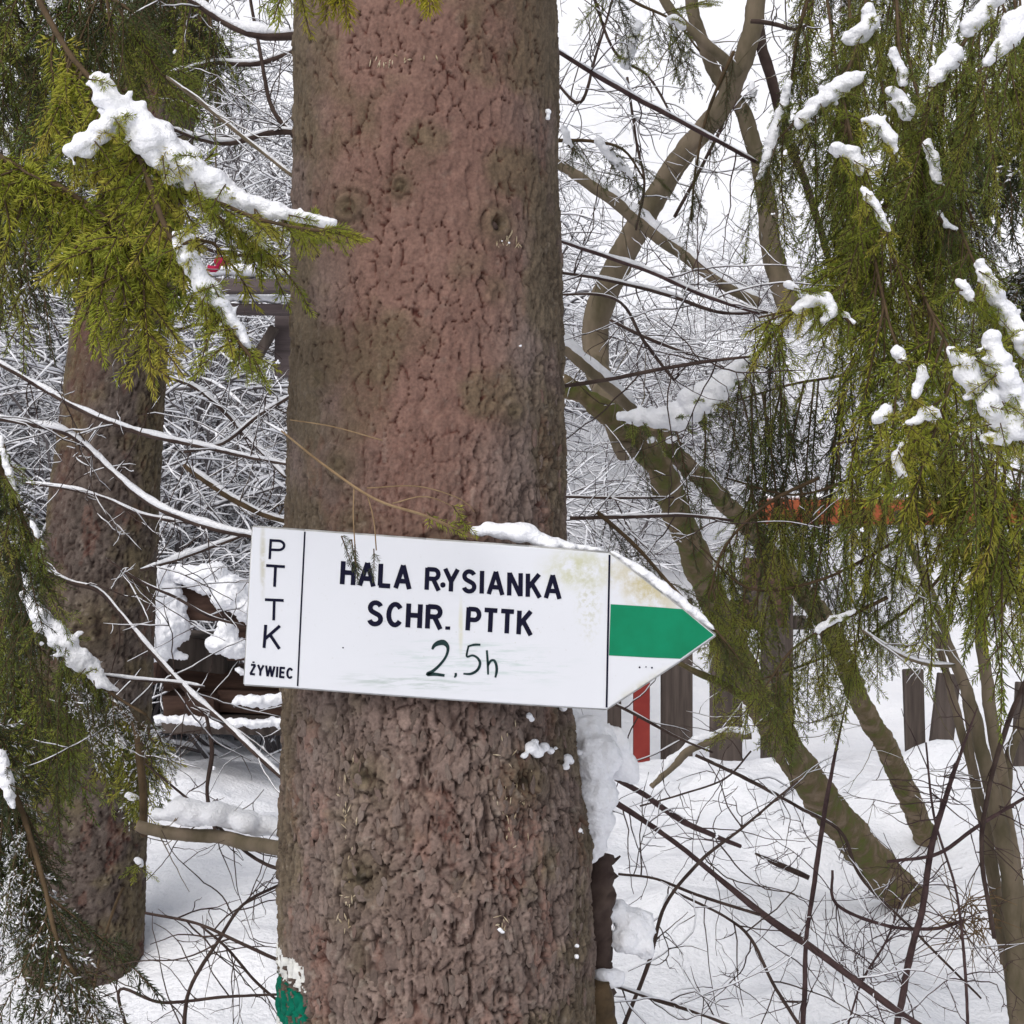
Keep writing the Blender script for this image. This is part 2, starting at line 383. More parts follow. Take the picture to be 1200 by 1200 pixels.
    colr = plate * (1 - red) + c(*style['red']) * (0.85 + 0.3 * p2) * red
    olive = smooth(0.54, 0.78, p1[..., 0] + 0.30 * smooth(0.35, 1.3, np.abs(TH + 0.12)) + 0.06 * smooth(0, -0.6, TH) - 0.04 * L)[..., None] * style['olive']
    olive = np.maximum(olive, 0.85 * kn[..., None])
    colr = colr * (1 - olive) + c(0.105, 0.084, 0.050) * (0.7 + 0.7 * p2) * olive
    colr = colr * (1 - 0.16 * L[..., None]) * (0.80 + 0.40 * idn[..., None] * L[..., None] + 0.2 * idg[..., None])
    lich = smooth(0.72, 0.78, p3) * 0.35 * (0.3 + 0.7 * L[..., None])
    colr = colr * (1 - lich) + c(0.30, 0.26, 0.22) * lich
    ck = np.clip(L * np.maximum(np.maximum(crack1 * 0.8, fis), crack2 * 0.5) + (1 - L) * (arc * 1.25 + 0.15 * crack2), 0, 1)[..., None]
    ckc = c(0.032, 0.02, 0.017) * (1 - red) + c(0.085, 0.024, 0.018) * red
    colr = colr * (1 - 0.88 * ck) + ckc * 0.88 * ck
    colr = colr * (1 - 0.8 * kd[..., None])
    b = Buf(); nr = len(z)
    V = np.stack([X, Yy, Z], -1).reshape(-1, 3)
    ii = np.arange(nr - 1)[:, None] * nc; jj = np.arange(nc)[None]; j2 = (jj + 1) % nc
    Q = np.stack([ii + jj, ii + j2, ii + nc + j2, ii + nc + jj], -1).reshape(-1, 4)
    b.add(V, Q); me = b.mesh(name, [M['bark']])
    at = me.color_attributes.new('bark_colour', 'FLOAT_COLOR', 'POINT')
    cc = np.concatenate([np.clip(colr, 0, 1), np.ones(colr.shape[:2] + (1,))], -1)
    at.data.foreach_set('color', cc.astype(np.float32).ravel())
    o = child(name, me, parent)
    surf = lambda th_, z_: np.array([np.interp(z_, A[:, 0], A[:, 1]) + np.interp(z_, A[:, 0], A[:, 3]) * math.sin(th_),
                                     np.interp(z_, A[:, 0], A[:, 2]) - np.interp(z_, A[:, 0], A[:, 3]) * math.cos(th_), z_])
    if blaze:
        for (nm, z0, z1, t0, t1, mt) in blaze:
            edge = 0.006 * (fbm(c3 / 0.012, 2, 77) - 0.5) * 2
            mk = (Z + edge > z0) & (Z + edge < z1) & (TH + edge * 8 > t0) & (TH + edge * 8 < t1) & ((ck[..., 0] < 0.55) | (fbm(c3 / 0.02, 2, 78) > 0.45))
            mv = mk.ravel()[Q].all(1); Qs = Q[mv]; ids = np.unique(Qs); mp = np.zeros(len(V), int); mp[ids] = np.arange(len(ids))
            off = np.stack([np.sin(TH), -np.cos(TH), TH * 0], -1).reshape(-1, 3) * 0.0006
            bb = Buf(); bb.add((V + off)[ids], mp[Qs]); child(nm, bb.mesh(nm, [mt]), parent)
    def real(th_, z_, w_=2):
        i_ = int(np.clip(np.searchsorted(z, z_), w_, len(z) - w_ - 1)); j_ = (np.arange(-w_, w_ + 1) + int(round((th_ + np.pi) / (2 * np.pi) * nc))) % nc
        r_ = RR[i_ - w_:i_ + w_ + 1][:, j_].mean(); x_, y_ = np.interp(z_, A[:, 0], A[:, 1]), np.interp(z_, A[:, 0], A[:, 2])
        return np.array([x_ + r_ * math.sin(th_), y_ - r_ * math.cos(th_), z_])
    return o, surf, real

TY = 1.985
def edge_rows(rows, Y):
    out = []
    for (py, xl, xr) in rows:
        r = (xr - xl) / 2 / 1800 * Y * 0.985; out.append((CAMZ - (py - 600) / 1800 * Y, ((xl + xr) / 2 - 600) / 1800 * Y, Y, r))
    return out
rows = edge_rows([(-900, 395, 645), (0, 346, 654), (200, 343, 657), (400, 338, 663), (600, 333, 665), (800, 330, 669), (900, 328, 680), (1000, 326, 691), (1100, 326, 698), (1200, 326, 700), (1500, 318, 712), (1700, 300, 730), (1850, 262, 768)], TY)
rows.append((CAMZ + 6.0, -0.14, TY, 0.06))
main = empty('spruce_tree', 'large spruce trunk with flaking reddish brown bark that carries the white arrow sign', 'tree', None, (float(rows[9][1]), TY, float(ground_z(0, 2))))
def onmain(px, py):
    z = CAMZ - (py - 600) / 1800 * (TY - 0.15); A = np.array(sorted(rows))
    cx = np.interp(z, A[:, 0], A[:, 1]); r = np.interp(z, A[:, 0], A[:, 3]); x = (px - 600) / 1800 * (TY - 0.15)
    return math.asin(max(-1, min(1, (x - cx) / r))), z
kn = []
for (px, py, a, bq, h, hole) in [(583, 262, 0.018, 0.017, 0.003, 0.016), (408, 243, 0.020, 0.016, 0.006, 0.0), (470, 222, 0.012, 0.012, 0.0, 0), (372, 440, 0.022, 0.020, 0.006, 0.0), (398, 545, 0.018, 0.018, 0.005, 0.0),
                                  (430, 905, 0.020, 0.018, 0.006, 0.004), (615, 915, 0.028, 0.024, 0.008, 0.005), (425, 1020, 0.022, 0.024, 0.005, 0.003), (600, 480, 0.016, 0.014, 0.004, 0), (520, 650, 0.02, 0.02, 0.0, 0), (690, 1010, 0.03, 0.03, 0.008, 0)]:
    t, z_ = onmain(px, py); kn.append((t, z_, a, bq, h, hole))
white_paint = mat_noise('white_blaze_paint', (0.50, 0.50, 0.47), (0.72, 0.72, 0.70), 60)
green_paint = mat_noise('green_blaze_paint', (0.0, 0.08, 0.05), (0.0, 0.14, 0.085), 60)
zb = [onmain(345, y)[1] for y in (1136, 1172, 1225, 1262)]
main_style = dict(s=1.0, zlow=(CAMZ - 0.34, CAMZ + 0.30), plate=((0.145, 0.102, 0.086), (0.240, 0.188, 0.166)), red=(0.205, 0.118, 0.094), red_th=0.05, olive=0.7)
_, surf_main, real_main = trunk('trunk', main, rows, 0.0021, (CAMZ - 0.74, CAMZ + 0.74), main_style, 3, kn,
      [('white_stripe', zb[1], zb[0], -2.6, -0.86, white_paint), ('green_stripe', zb[2], zb[1], -2.6, -0.84, green_paint), ('white_stripe', zb[3], zb[2], -2.6, -0.84, white_paint)])
rng = np.random.default_rng(5)
def on_bark(px, py, push=0.0):
    t, z_ = onmain(px, py); p = surf_main(t, z_); return p + np.array([math.sin(t), -math.cos(t), 0]) * push
for (px, py, lst) in [(628, 882, [(-16, 4, 6), (-8, -4, 9), (0, 2, 9), (8, -2, 8), (16, 4, 6), (-3, -10, 6), (22, 2, 4)]), (618, 840, [(0, 0, 5), (3, 5, 4)]), (658, 835, [(0, -4, 6), (2, 4, 6)]), (665, 900, [(0, 0, 7), (-2, 9, 6), (4, 5, 5)]),
                      (590, 280, [(-3, 2, 3), (4, 3, 3)]), (641, 112, [(0, 0, 5), (0, 8, 4)]), (688, 905, [(0, 0, 5)]), (680, 990, [(0, 0, 5), (3, 5, 4)]), (676, 1122, [(0, 0, 4), (-1, 12, 4)]), (585, 1080, [(0, 0, 4), (3, 4, 3)])]:
    sp = []
    for (dx, dy, r) in lst:
        c = on_bark(px + dx, py + dy, 0.003); rm = r / 1000.0; sp.append((c[0], c[1], c[2], rm, rm * 0.8, rm * 0.85))
    blob('snow', sp, M['snow'], main, 0.0022, 0.003)
# loose bark scales, each lifted a little along one edge
def scale_mat():
    k = NT('bark_scale'); v = k.coord(); oi = k.n('ShaderNodeObjectInfo'); f = k.noise(v, 260, 4)
    c1 = k.ramp(oi.outputs['Random'], [(0.0, (0.105, 0.078, 0.066)), (0.4, (0.155, 0.120, 0.104)), (0.7, (0.14, 0.092, 0.076)), (1.0, (0.185, 0.148, 0.13))])
    k.bump(f, 0.6, 0.0015); return k.set(0.85, 0.12, k.mix(0.6, c1, k.ramp(f, [(0.3, (0.6, 0.6, 0.6)), (0.7, (1.3, 1.28, 1.25))]), 'MULTIPLY'))
M['bark_scale'] = scale_mat()
SCM = []
for k_ in range(12):
    nn = 13; a = np.arange(nn) / nn * 2 * np.pi; rad = 1 + rng.normal(0, 0.13, nn); x = np.cos(a) * rad * 0.0052; zz = np.sin(a) * rad * 0.0088
    def yy(x_, z_, up): return 0.0008 * (x_ / 0.005) ** 2 * -1 + up
    b = Buf(); front = np.stack([x * 0.9, yy(x, zz, 0.0006) * -1, zz * 0.93], -1); mid = np.stack([x, yy(x, zz, 0.0) * -1, zz], -1); back = np.stack([x * 0.8, x * 0 + 0.0035, zz * 0.8], -1)
    inn = np.stack([x * 0.45, yy(x * 0.45, zz, 0.0007 + rng.normal(0, 0.0002, nn)) * -1, zz * 0.45], -1)
    j = np.arange(nn); j2 = (j + 1) % nn
    v = np.vstack([inn.mean(0), inn, front, mid, back])
    b.add(v, np.vstack([np.stack([1 + j + o_, 1 + j + o_ + nn, 1 + j2 + o_ + nn, 1 + j2 + o_], -1) for o_ in (0, nn, 2 * nn)]), np.stack([np.zeros(nn, int), 1 + j, 1 + j2], -1))
    SCM.append(b.mesh('bark_scale', [M['bark_scale']], False))
srg = np.random.default_rng(31); done = []
while len(done) < 285:
    u = srg.random()
    px, py = (srg.uniform(332, 692), srg.uniform(838, 1196)) if u < 0.93 else (srg.uniform(625, 664), srg.uniform(430, 610))
    if any(abs(px - a_) < 8 and abs(py - c_) < 12 for a_, c_ in done): continue
    if px < 368 and py > 1125: continue
    try: t_, z_ = onmain(px, py)
    except ValueError: continue
    if abs(t_) > 1.35: continue
    done.append((px, py)); p_ = real_main(t_, z_, 3); o = bpy.data.objects.new('bark_scale', SCM[len(done) % 12]); COL.objects.link(o); o.parent = main
    sc = srg.uniform(0.5, 1.1); p_ = p_ + np.array([math.sin(t_), -math.cos(t_), 0]) * 0.0014; m = Matrix.Translation(Vector(p_) - main.location) @ Matrix.Rotation(t_, 4, 'Z') @ Matrix.Rotation(srg.normal(0, 0.16), 4, 'Z') @ Matrix.Rotation(srg.normal(0, 0.09), 4, 'X') @ Matrix.Rotation(srg.normal(0, 0.22), 4, 'Y')
    o.matrix_basis = m @ Matrix.Diagonal((sc * srg.uniform(0.7, 1.1), sc, sc * srg.uniform(0.9, 1.5), 1))
# broken twig stub in the knot hole
b = Buf(); c = on_bark(583, 266, -0.012); tube(b, [c, c + [0.0005, -0.008, 0.001], c + [0.001, -0.016, 0.002]], [0.0065, 0.006, 0.0045], 8, 0, 0.12, rng); child('knot', b.mesh('knot', [M['twig']]), main)
# pale resin and splinters under the big knots
b = Buf()
for (px, py, n, sx, sy) in [(600, 925, 46, 11, 26), (592, 282, 18, 8, 6), (410, 935, 16, 6, 22), (412, 1050, 16, 5, 20), (458, 75, 16, 22, 4), (585, 1075, 8, 5, 6)]:
    for _ in range(n):
        c = on_bark(px + rng.normal(0, sx), py + rng.normal(0, sy), 0.0015); d = rng.normal(0, 1, 3) * [0.3, 0.2, 1]; d /= np.linalg.norm(d)
        L = rng.uniform(0.004, 0.011); tube(b, [c - d * L / 2, c, c + d * L / 2], [0.0003, rng.uniform(0.0006, 0.0013), 0.0003], 4, 0)
tag(child('resin_drip', b.mesh('resin_drip', [mat_noise('pale_resin', (0.30, 0.22, 0.12), (0.52, 0.45, 0.33), 90, 0.6, 0.3)]), main), kind='stuff')

# second spruce, left
SY = 4.25
rows2 = edge_rows([(-1100, 235, 300), (0, 158, 245), (200, 128, 222), (400, 82, 196), (600, 56, 186), (800, 44, 178), (950, 38, 172), (1050, 34, 170), (1120, 30, 168), (1165, 18, 172), (1260, 0, 190)], SY)
second = empty('spruce_tree', 'smaller leaning spruce trunk at the left with its foot in the snow', 'tree', None, (float(rows2[8][1]), SY, float(ground_z(-1.15, SY))))
st2 = dict(s=1.5, zlow=(CAMZ - 0.1, CAMZ + 1.2), plate=((0.065, 0.05, 0.042), (0.135, 0.108, 0.095)), red=(0.125, 0.070, 0.055), red_th=-0.7, olive=0.85, amp=0.9)
_, surf2, A2 = trunk('trunk', second, rows2, 0.0052, (CAMZ - 1.45, CAMZ + 1.45), st2, 41, [(0.2, CAMZ - 0.3, 0.05, 0.05, 0.03, 0.0), (0.35, CAMZ + 0.45, 0.05, 0.04, 0.02, 0)])

# ------------------------------------------------------------------ arrow sign
SGN = 1.782
sign = empty('arrow_sign', 'white metal arrow sign with black lettering and a green arrowhead nailed to the large spruce', 'sign', None, P(560, 730, SGN))
def panel_mat():
    k = NT('enamelled_white_sheet'); v = k.coord('Object')
    def at(px, py, sx, sy, rot=0):
        mp = k.n('ShaderNodeMapping', vector_type='TEXTURE'); mp.inputs['Location'].default_value = tuple(P(px, py, SGN))
        mp.inputs['Scale'].default_value = (sx / 1000, 0.5, sy / 1000); mp.inputs['Rotation'].default_value = (0, rot, 0)
        k.l(v, mp.inputs[0]); ln = k.n('ShaderNodeVectorMath', operation='LENGTH'); k.l(mp.outputs[0], ln.inputs[0])
        mr = k.n('ShaderNodeMapRange', interpolation_type='SMOOTHSTEP'); mr.inputs[1].default_value = 1.0; mr.inputs[2].default_value = 0.1; k.l(ln.outputs['Value'], mr.inputs[0]); return mr.outputs[0]
    n1 = k.noise(v, 55, 5, 0.7); n2 = k.noise(v, 240, 3, 0.6)
    mp = k.n('ShaderNodeMapping'); mp.inputs['Scale'].default_value = (0.18, 1, 1.6); mp.inputs['Rotation'].default_value = (0, math.radians(-3), 0); k.l(v, mp.inputs[0]); n3 = k.noise(mp.outputs[0], 120, 4, 0.65)
    col = k.mix(k.math('MULTIPLY', k.noise(v, 9, 3), 0.35), (0.645, 0.66, 0.705), (0.565, 0.575, 0.615))
    def stain(col, mask, nz, lo, hi, c, amt):
        f = k.math('MULTIPLY', mask, k.math('MULTIPLY', k.math('SUBTRACT', nz, lo), 1 / (hi - lo), True), True)
        return k.mix(k.math('MULTIPLY', f, amt), col, c)
    col = stain(col, at(680, 668, 62, 34), n1, 0.38, 0.6, (0.44, 0.44, 0.24), 0.85)
    col = stain(col, at(755, 690, 70, 34, 0.6), n1, 0.36, 0.58, (0.44, 0.38, 0.2), 0.9)
    col = stain(col, at(690, 700, 22, 70), n2, 0.45, 0.62, (0.45, 0.45, 0.33), 0.6)
    col = stain(col, at(760, 805, 75, 16, -0.55), n1, 0.35, 0.6, (0.45, 0.42, 0.28), 0.8)
    col = stain(col, at(308, 655, 5, 60), n1, 0.35, 0.5, (0.42, 0.40, 0.30), 0.75)
    col = stain(col, at(540, 735, 4, 45), n1, 0.30, 0.5, (0.55, 0.53, 0.38), 0.7)
    col = stain(col, at(560, 775, 150, 38, 0.06), n3, 0.50, 0.68, (0.34, 0.46, 0.42), 0.7)
    col = stain(col, at(480, 800, 120, 14, 0.06), n3, 0.46, 0.64, (0.30, 0.38, 0.34), 0.75)
    col = stain(col, at(560, 730, 400, 120), n2, 0.66, 0.74, (0.45, 0.45, 0.42), 0.5)
    k.bump(k.noise(v, 12, 2), 0.12, 0.004)
    return k.set(0.38, 0.35, col)
M['panel'] = panel_mat()
M['ink'] = NT('black_lettering').set(0.8, 0.08, (0.008, 0.008, 0.022))
M['marker'] = mat_noise('dark_green_marker', (0.008, 0.02, 0.022), (0.02, 0.045, 0.045), 200)
M['rim'] = mat_noise('grey_folded_edge', (0.25, 0.25, 0.24), (0.5, 0.5, 0.5), 40, 0.5, 0.4)
M['green'] = mat_noise('green_enamel', (0.0, 0.165, 0.075), (0.0, 0.20, 0.095), 30, 0.5, 0.2)

def outline_prism(buf, pts, Yf, Yb, bevel=0.0):
    """closed outline (photo px, clockwise) -> sheet between distances Yf and Yb, built from its own fan"""
    n = len(pts); Pp = np.array(pts, float); c = Pp.mean(0)
    def ring(sc, Y): return np.array([P(*(p_), SGN) + [0, Y - SGN, 0] for p_ in Pp + 0 * c]) if sc == 0 else np.array([P(*(p_ + (c - p_) / np.linalg.norm(c - p_) * sc), SGN) + [0, Y - SGN, 0] for p_ in Pp])
    r0 = ring(bevel, Yf); r1 = ring(0.0, Yf + 0.0008 if bevel else Yf); r2 = ring(0.0, Yb)
    v = np.vstack([r0, r1, r2, P(*c, SGN) + [0, Yf - SGN, 0], P(*c, SGN) + [0, Yb - SGN, 0]])
    j = np.arange(n); k2 = (j + 1) % n
    q = np.vstack([np.stack([j, k2, n + k2, n + j], -1), np.stack([n + j, n + k2, 2 * n + k2, 2 * n + j], -1)])
    t = np.vstack([np.stack([np.full(n, 3 * n), k2, j], -1), np.stack([np.full(n, 3 * n + 1), 2 * n + j, 2 * n + k2], -1)])
    buf.add(v, q, t)
OUT = [(296, 617.5), (357, 622), (500, 632.5), (620, 641), (714, 648.5), (776, 696), (838.5, 744.5), (797, 774.5), (754, 803), (711, 831), (600, 824.5), (450, 814), (348, 806), (286, 802)]
b = Buf(); outline_prism(b, OUT, SGN, SGN + 0.0022, 1.2); child('panel', b.mesh('panel', [M['panel']], False), sign)
# folded rim showing below and above the sheet
b = Buf(); rim = [P(x, y, SGN) + [0, 0.0042, 0] for x, y in OUT + [OUT[0]]]
for a_, c_ in zip(rim[:-1], rim[1:]):
    tube(b, np.array([a_, (a_ + c_) / 2, c_]), 0.0019, 5)
child('folded_edge', b.mesh('folded_edge', [M['rim']]), sign)
b = Buf(); outline_prism(b, [(715.6, 708), (757, 710.6), (799.5, 713.8), (836.3, 744.2), (797, 772), (757, 770.3), (713.6, 768)], SGN - 0.0004, SGN + 0.0005); child('green_band', b.mesh('green_band', [M['green']], False), sign)
def ribbon(buf, pts, w, Y=SGN - 0.0005, closed=False):
    pts = np.array(pts, float)
    t = np.gradient(pts, axis=0); t /= np.linalg.norm(t, axis=1)[:, None] + 1e-9; n = np.stack([-t[:, 1], t[:, 0]], -1); w = np.broadcast_to(np.asarray(w, float), (len(pts),))
    a = pts + n * w[:, None] / 2; c = pts - n * w[:, None] / 2
    v = np.vstack([[P(x, y, SGN) + [0, Y - SGN, 0] for x, y in a], [P(x, y, SGN) + [0, Y - SGN, 0] for x, y in c]])
    N = len(pts); i = np.arange(N - 1); buf.add(v, np.stack([i, i + 1, N + i + 1, N + i], -1))
for nm, pts, w in [('dividing_line', [(357.3, 623), (353, 712), (348.8, 804)], 1.9), ('dividing_line', [(714.3, 650), (712.5, 740), (710.8, 829)], 2.3)]:
    b = Buf(); ribbon(b, pts, w); child(nm, b.mesh(nm, [M['ink']], False), sign)
# lettering: built from strokes on a unit cell (x 0..w, y 0..1), heavy condensed grotesque
def arcp(cx, cy, rx, ry, a0, a1, n=10):
    return [(cx + rx * math.cos(math.radians(a0 + (a1 - a0) * k / n)), cy + ry * math.sin(math.radians(a0 + (a1 - a0) * k / n))) for k in range(n + 1)]
GL = {  # y down, strokes run on centre lines
 'H': (0.60, [[(0.07, 0), (0.07, 1)], [(0.53, 0), (0.53, 1)], [(0.07, 0.48), (0.53, 0.48)]]),
 'A': (0.68, [[(0.05, 1), (0.34, 0.0)], [(0.63, 1), (0.34, 0.0)], [(0.16, 0.68), (0.52, 0.68)]]),
 'L': (0.52, [[(0.07, 0), (0.07, 0.94)], [(0.02, 0.93), (0.50, 0.93)]]),
 'R': (0.62, [[(0.07, 0), (0.07, 1)], [(0.07, 0.07), (0.36, 0.07)] + arcp(0.36, 0.28, 0.19, 0.21, -90, 90) + [(0.07, 0.49)], [(0.33, 0.49), (0.58, 1)]]),
 'Y': (0.62, [[(0.04, 0), (0.31, 0.56)], [(0.58, 0), (0.31, 0.56)], [(0.31, 0.54), (0.31, 1)]]),
 'S': (0.58, [arcp(0.29, 0.27, 0.21, 0.21, -20, -180, 10) + arcp(0.29, 0.27, 0.21, 0.2, 180, 110, 4)[1:] + [(0.30, 0.50)] + arcp(0.29, 0.73, 0.22, 0.21, -70, 90, 8) + arcp(0.29, 0.73, 0.22, 0.21, 90, 165, 6)[1:]]),
 'I': (0.16, [[(0.08, 0), (0.08, 1)]]),
 'N': (0.62, [[(0.07, 0), (0.07, 1)], [(0.55, 0), (0.55, 1)], [(0.08, 0.03), (0.54, 0.97)]]),
 'K': (0.62, [[(0.07, 0), (0.07, 1)], [(0.55, 0), (0.09, 0.60)], [(0.24, 0.42), (0.58, 1)]]),
 'C': (0.60, [arcp(0.32, 0.5, 0.25, 0.43, -38, -322, 18)]),
 'P': (0.58, [[(0.07, 0), (0.07, 1)], [(0.07, 0.07), (0.33, 0.07)] + arcp(0.33, 0.30, 0.19, 0.23, -90, 90) + [(0.07, 0.53)]]),
 'T': (0.54, [[(0.27, 0.05), (0.27, 1)], [(0.0, 0.065), (0.54, 0.065)]]),
 'Z': (0.54, [[(0.05, 0.07), (0.50, 0.07)], [(0.47, 0.07), (0.06, 0.93)], [(0.03, 0.93), (0.51, 0.93)]]),
 'W': (0.90, [[(0.04, 0), (0.25, 1)], [(0.45, 0.02), (0.25, 1)], [(0.45, 0.02), (0.66, 1)], [(0.86, 0), (0.66, 1)]]),
 'E': (0.52, [[(0.07, 0), (0.07, 1)], [(0.03, 0.07), (0.50, 0.07)], [(0.03, 0.49), (0.46, 0.49)], [(0.03, 0.93), (0.50, 0.93)]]),
 '.': (0.16, [[(0.08, 0.86), (0.08, 1.0)]]),
}
def word(text, quad, weight, gap=0.16, extra=None):
    tl, tr, br, bl = [np.array(q, float) for q in quad]
    W = sum(GL[ch][0] for ch in text) + gap * (len(text) - 1); x = 0; H = np.linalg.norm(bl - tl)
    def mp(u, v): return (tl * (1 - u) + tr * u) * (1 - v) + (bl * (1 - u) + br * u) * v
    k = 0
    for ch in text:
        w, strokes = GL[ch]; b = Buf()
        if extra and ch == extra[0]: strokes = strokes + [extra[1]]
        for i_, s_ in enumerate(strokes):
            ribbon(b, [mp((x + a) / W, c) for a, c in s_], weight * 1.22 * H, SGN - 0.0005 - 0.00004 * i_)
        child('letter', b.mesh('letter', [M['ink']], False), sign); x += w + gap
word('P', [(315, 631.5), (335.5, 632.5), (334.5, 656), (313.5, 655)], 0.105)
word('T', [(312, 661), (334, 662.5), (333, 688), (310.5, 687)], 0.105)
word('T', [(310.5, 701), (332.5, 702), (332, 727.5), (309.5, 726.5)], 0.105)
word('K', [(309, 732), (330.5, 733.5), (329, 760.5), (307, 759)], 0.11)
word('ZYWIEC', [(293.6, 778), (343.5, 783), (342.8, 795.5), (292.6, 790.5)], 0.17, 0.16, ('Z', [(0.28, -0.26), (0.28, -0.12)]))
word('HALA', [(400.5, 657.5), (482, 663), (481, 690.5), (399, 684.5)], 0.17)
word('RYSIANKA', [(499, 665), (657, 674.5), (657, 702), (498, 691)], 0.165, 0.17)
word('SCHR.', [(432, 704), (528, 710.5), (527, 738), (430.5, 732.5)], 0.165, 0.17)
word('PTTK', [(547.5, 711.5), (624, 716.5), (623, 744.5), (546, 738.5)], 0.165, 0.16)
for pts, ws in [([(506.5, 761), (509, 756.5), (514, 753.5), (520, 753), (524.5, 757.5), (524.5, 764), (521, 772), (514, 780.5), (507, 786.5), (501, 790), (509, 790), (521, 791.5)], [2, 3.4, 4.8, 5.2, 3.4, 2.6, 2.4, 2.6, 3, 3.4, 3.2, 2.6]),
                ([(534, 788.5), (534, 791.5), (532.5, 794)], [2.2, 2.4, 1.2]), ([(563, 755.5), (556, 755.5), (548, 757.5)], [2, 2.2, 1.6]),
                ([(549, 757), (547, 769), (554, 768), (560, 771.5), (562.5, 777.5), (559.5, 785), (552, 789.5), (543, 789.5)], [1.8, 2, 2, 2.4, 2.6, 2.6, 2.4, 1.6]),
                ([(570.5, 762), (571.5, 776), (572, 790.5)], [2, 2.2, 1.8]), ([(572, 780), (575, 774.5), (579, 774), (581.5, 779), (582, 786), (580.5, 794)], [1.6, 2.2, 2.4, 2.6, 2.6, 1.8])]:
    b = Buf(); pw = spline(np.array([(x, y, w_ * 1.22) for (x, y), w_ in zip(pts, ws)]), 1.0); ribbon(b, pw[:, :2], pw[:, 2]); child('handwritten_figure', b.mesh('handwritten_figure', [M['marker']], False), sign)
def nail(px, py, r):
    b = Buf(); v0, f0 = ico(2); b.add(v0 * [r / 1000, 0.0011, r / 1000] + P(px, py, SGN), t=f0); child('nail', b.mesh('nail', [M['ink']]), sign)
for a_ in [(519, 685.5, 3.3), (749.5, 782, 1.1), (757, 781.5, 0.8), (764, 782.5, 1.1), (402, 759, 0.9)]: nail(*a_)
sp = blob_path([(560, 622, 9), (580, 620, 14), (610, 624, 17), (640, 634, 13), (668, 640, 8), (706, 645, 3)], SGN + 0.018, rng, 0.9, 0.7, 0.10, 3)
blob('snow', sp, M['snow'], sign, 0.0025, 0.003)
sp = blob_path([(718, 647, 4), (750, 669, 8), (788, 698, 9), (817, 721, 7), (836, 737, 3)], SGN + 0.012, rng, 0.8, 0.8, 0.08, 3)
blob('snow', sp, M['snow'], sign, 0.0025, 0.002)

# ------------------------------------------------------------------ spruce foliage prototypes
def needles(buf, path, nlen, dens, rng, m=1, lo=0.0, ang=(46, 74), flat=0.75, wid=0.00095, fr=0.0):
    """needles all round a shoot; path (N,3). flat pushes them off the underside"""
    p = spline(path, 0.004) if len(path) < 8 else path
    seg = np.linalg.norm(np.diff(p, axis=0), axis=1); s = np.concatenate([[0], np.cumsum(seg)]); L = s[-1]
    n = max(6, int(L * dens)); q = lo * L + (1 - lo) * L * (np.arange(n) + rng.uniform(0, 1, n)) / n
    pos = np.stack([np.interp(q, s, p[:, k]) for k in range(3)], -1); t, nn, bb = frames(p)
    T = np.stack([np.interp(q, s, t[:, k]) for k in range(3)], -1); T /= np.linalg.norm(T, axis=1)[:, None]
    N1 = np.stack([np.interp(q, s, nn[:, k]) for k in range(3)], -1); B1 = np.cross(T, N1)
    a = rng.uniform(0, 2 * np.pi, n); al = np.radians(rng.uniform(ang[0], ang[1], n)) * (1 - 0.45 * (q / L) ** 4)
    rad = np.cos(a)[:, None] * N1 * 1.0 + np.sin(a)[:, None] * B1 * flat; rad /= np.linalg.norm(rad, axis=1)[:, None]
    d = T * np.cos(al)[:, None] + rad * np.sin(al)[:, None]
    ln = nlen * rng.uniform(0.75, 1.15, n) * (1 - 0.35 * (q / L) ** 6)
    side = np.cross(d, T + 1e-3); side /= np.linalg.norm(side, axis=1)[:, None]; up = np.cross(side, d)
    tip = pos + d * ln[:, None] + T * (ln * 0.16)[:, None]; mid = pos + d * (ln * 0.45)[:, None]
    frosted = (rng.random(n) < fr * (vnoise(np.stack([q / 0.03, q * 0 + n], -1), 9) > 0.35)) if fr else np.zeros(n, bool)
    w = np.where(frosted, wid * 1.7, wid)[:, None]
    v = np.stack([pos, mid + side * w, mid - side * w * 0.5 + up * w * 0.87, mid - side * w * 0.5 - up * w * 0.87, tip], 1).reshape(-1, 3)
    i = np.arange(n)[:, None] * 5
    tr = np.concatenate([i + np.array([[0, 1, 2]]), i + np.array([[0, 2, 3]]), i + np.array([[0, 3, 1]]), i + np.array([[4, 2, 1]]), i + np.array([[4, 3, 2]]), i + np.array([[4, 1, 3]])])
    tr = tr.reshape(6, n, 3); buf.add(v, t=tr[:, ~frosted].reshape(-1, 3), m=m)
    if frosted.any(): buf.add(np.zeros((0, 3)), t=(tr[:, frosted].reshape(-1, 3) - len(v)), m=2)

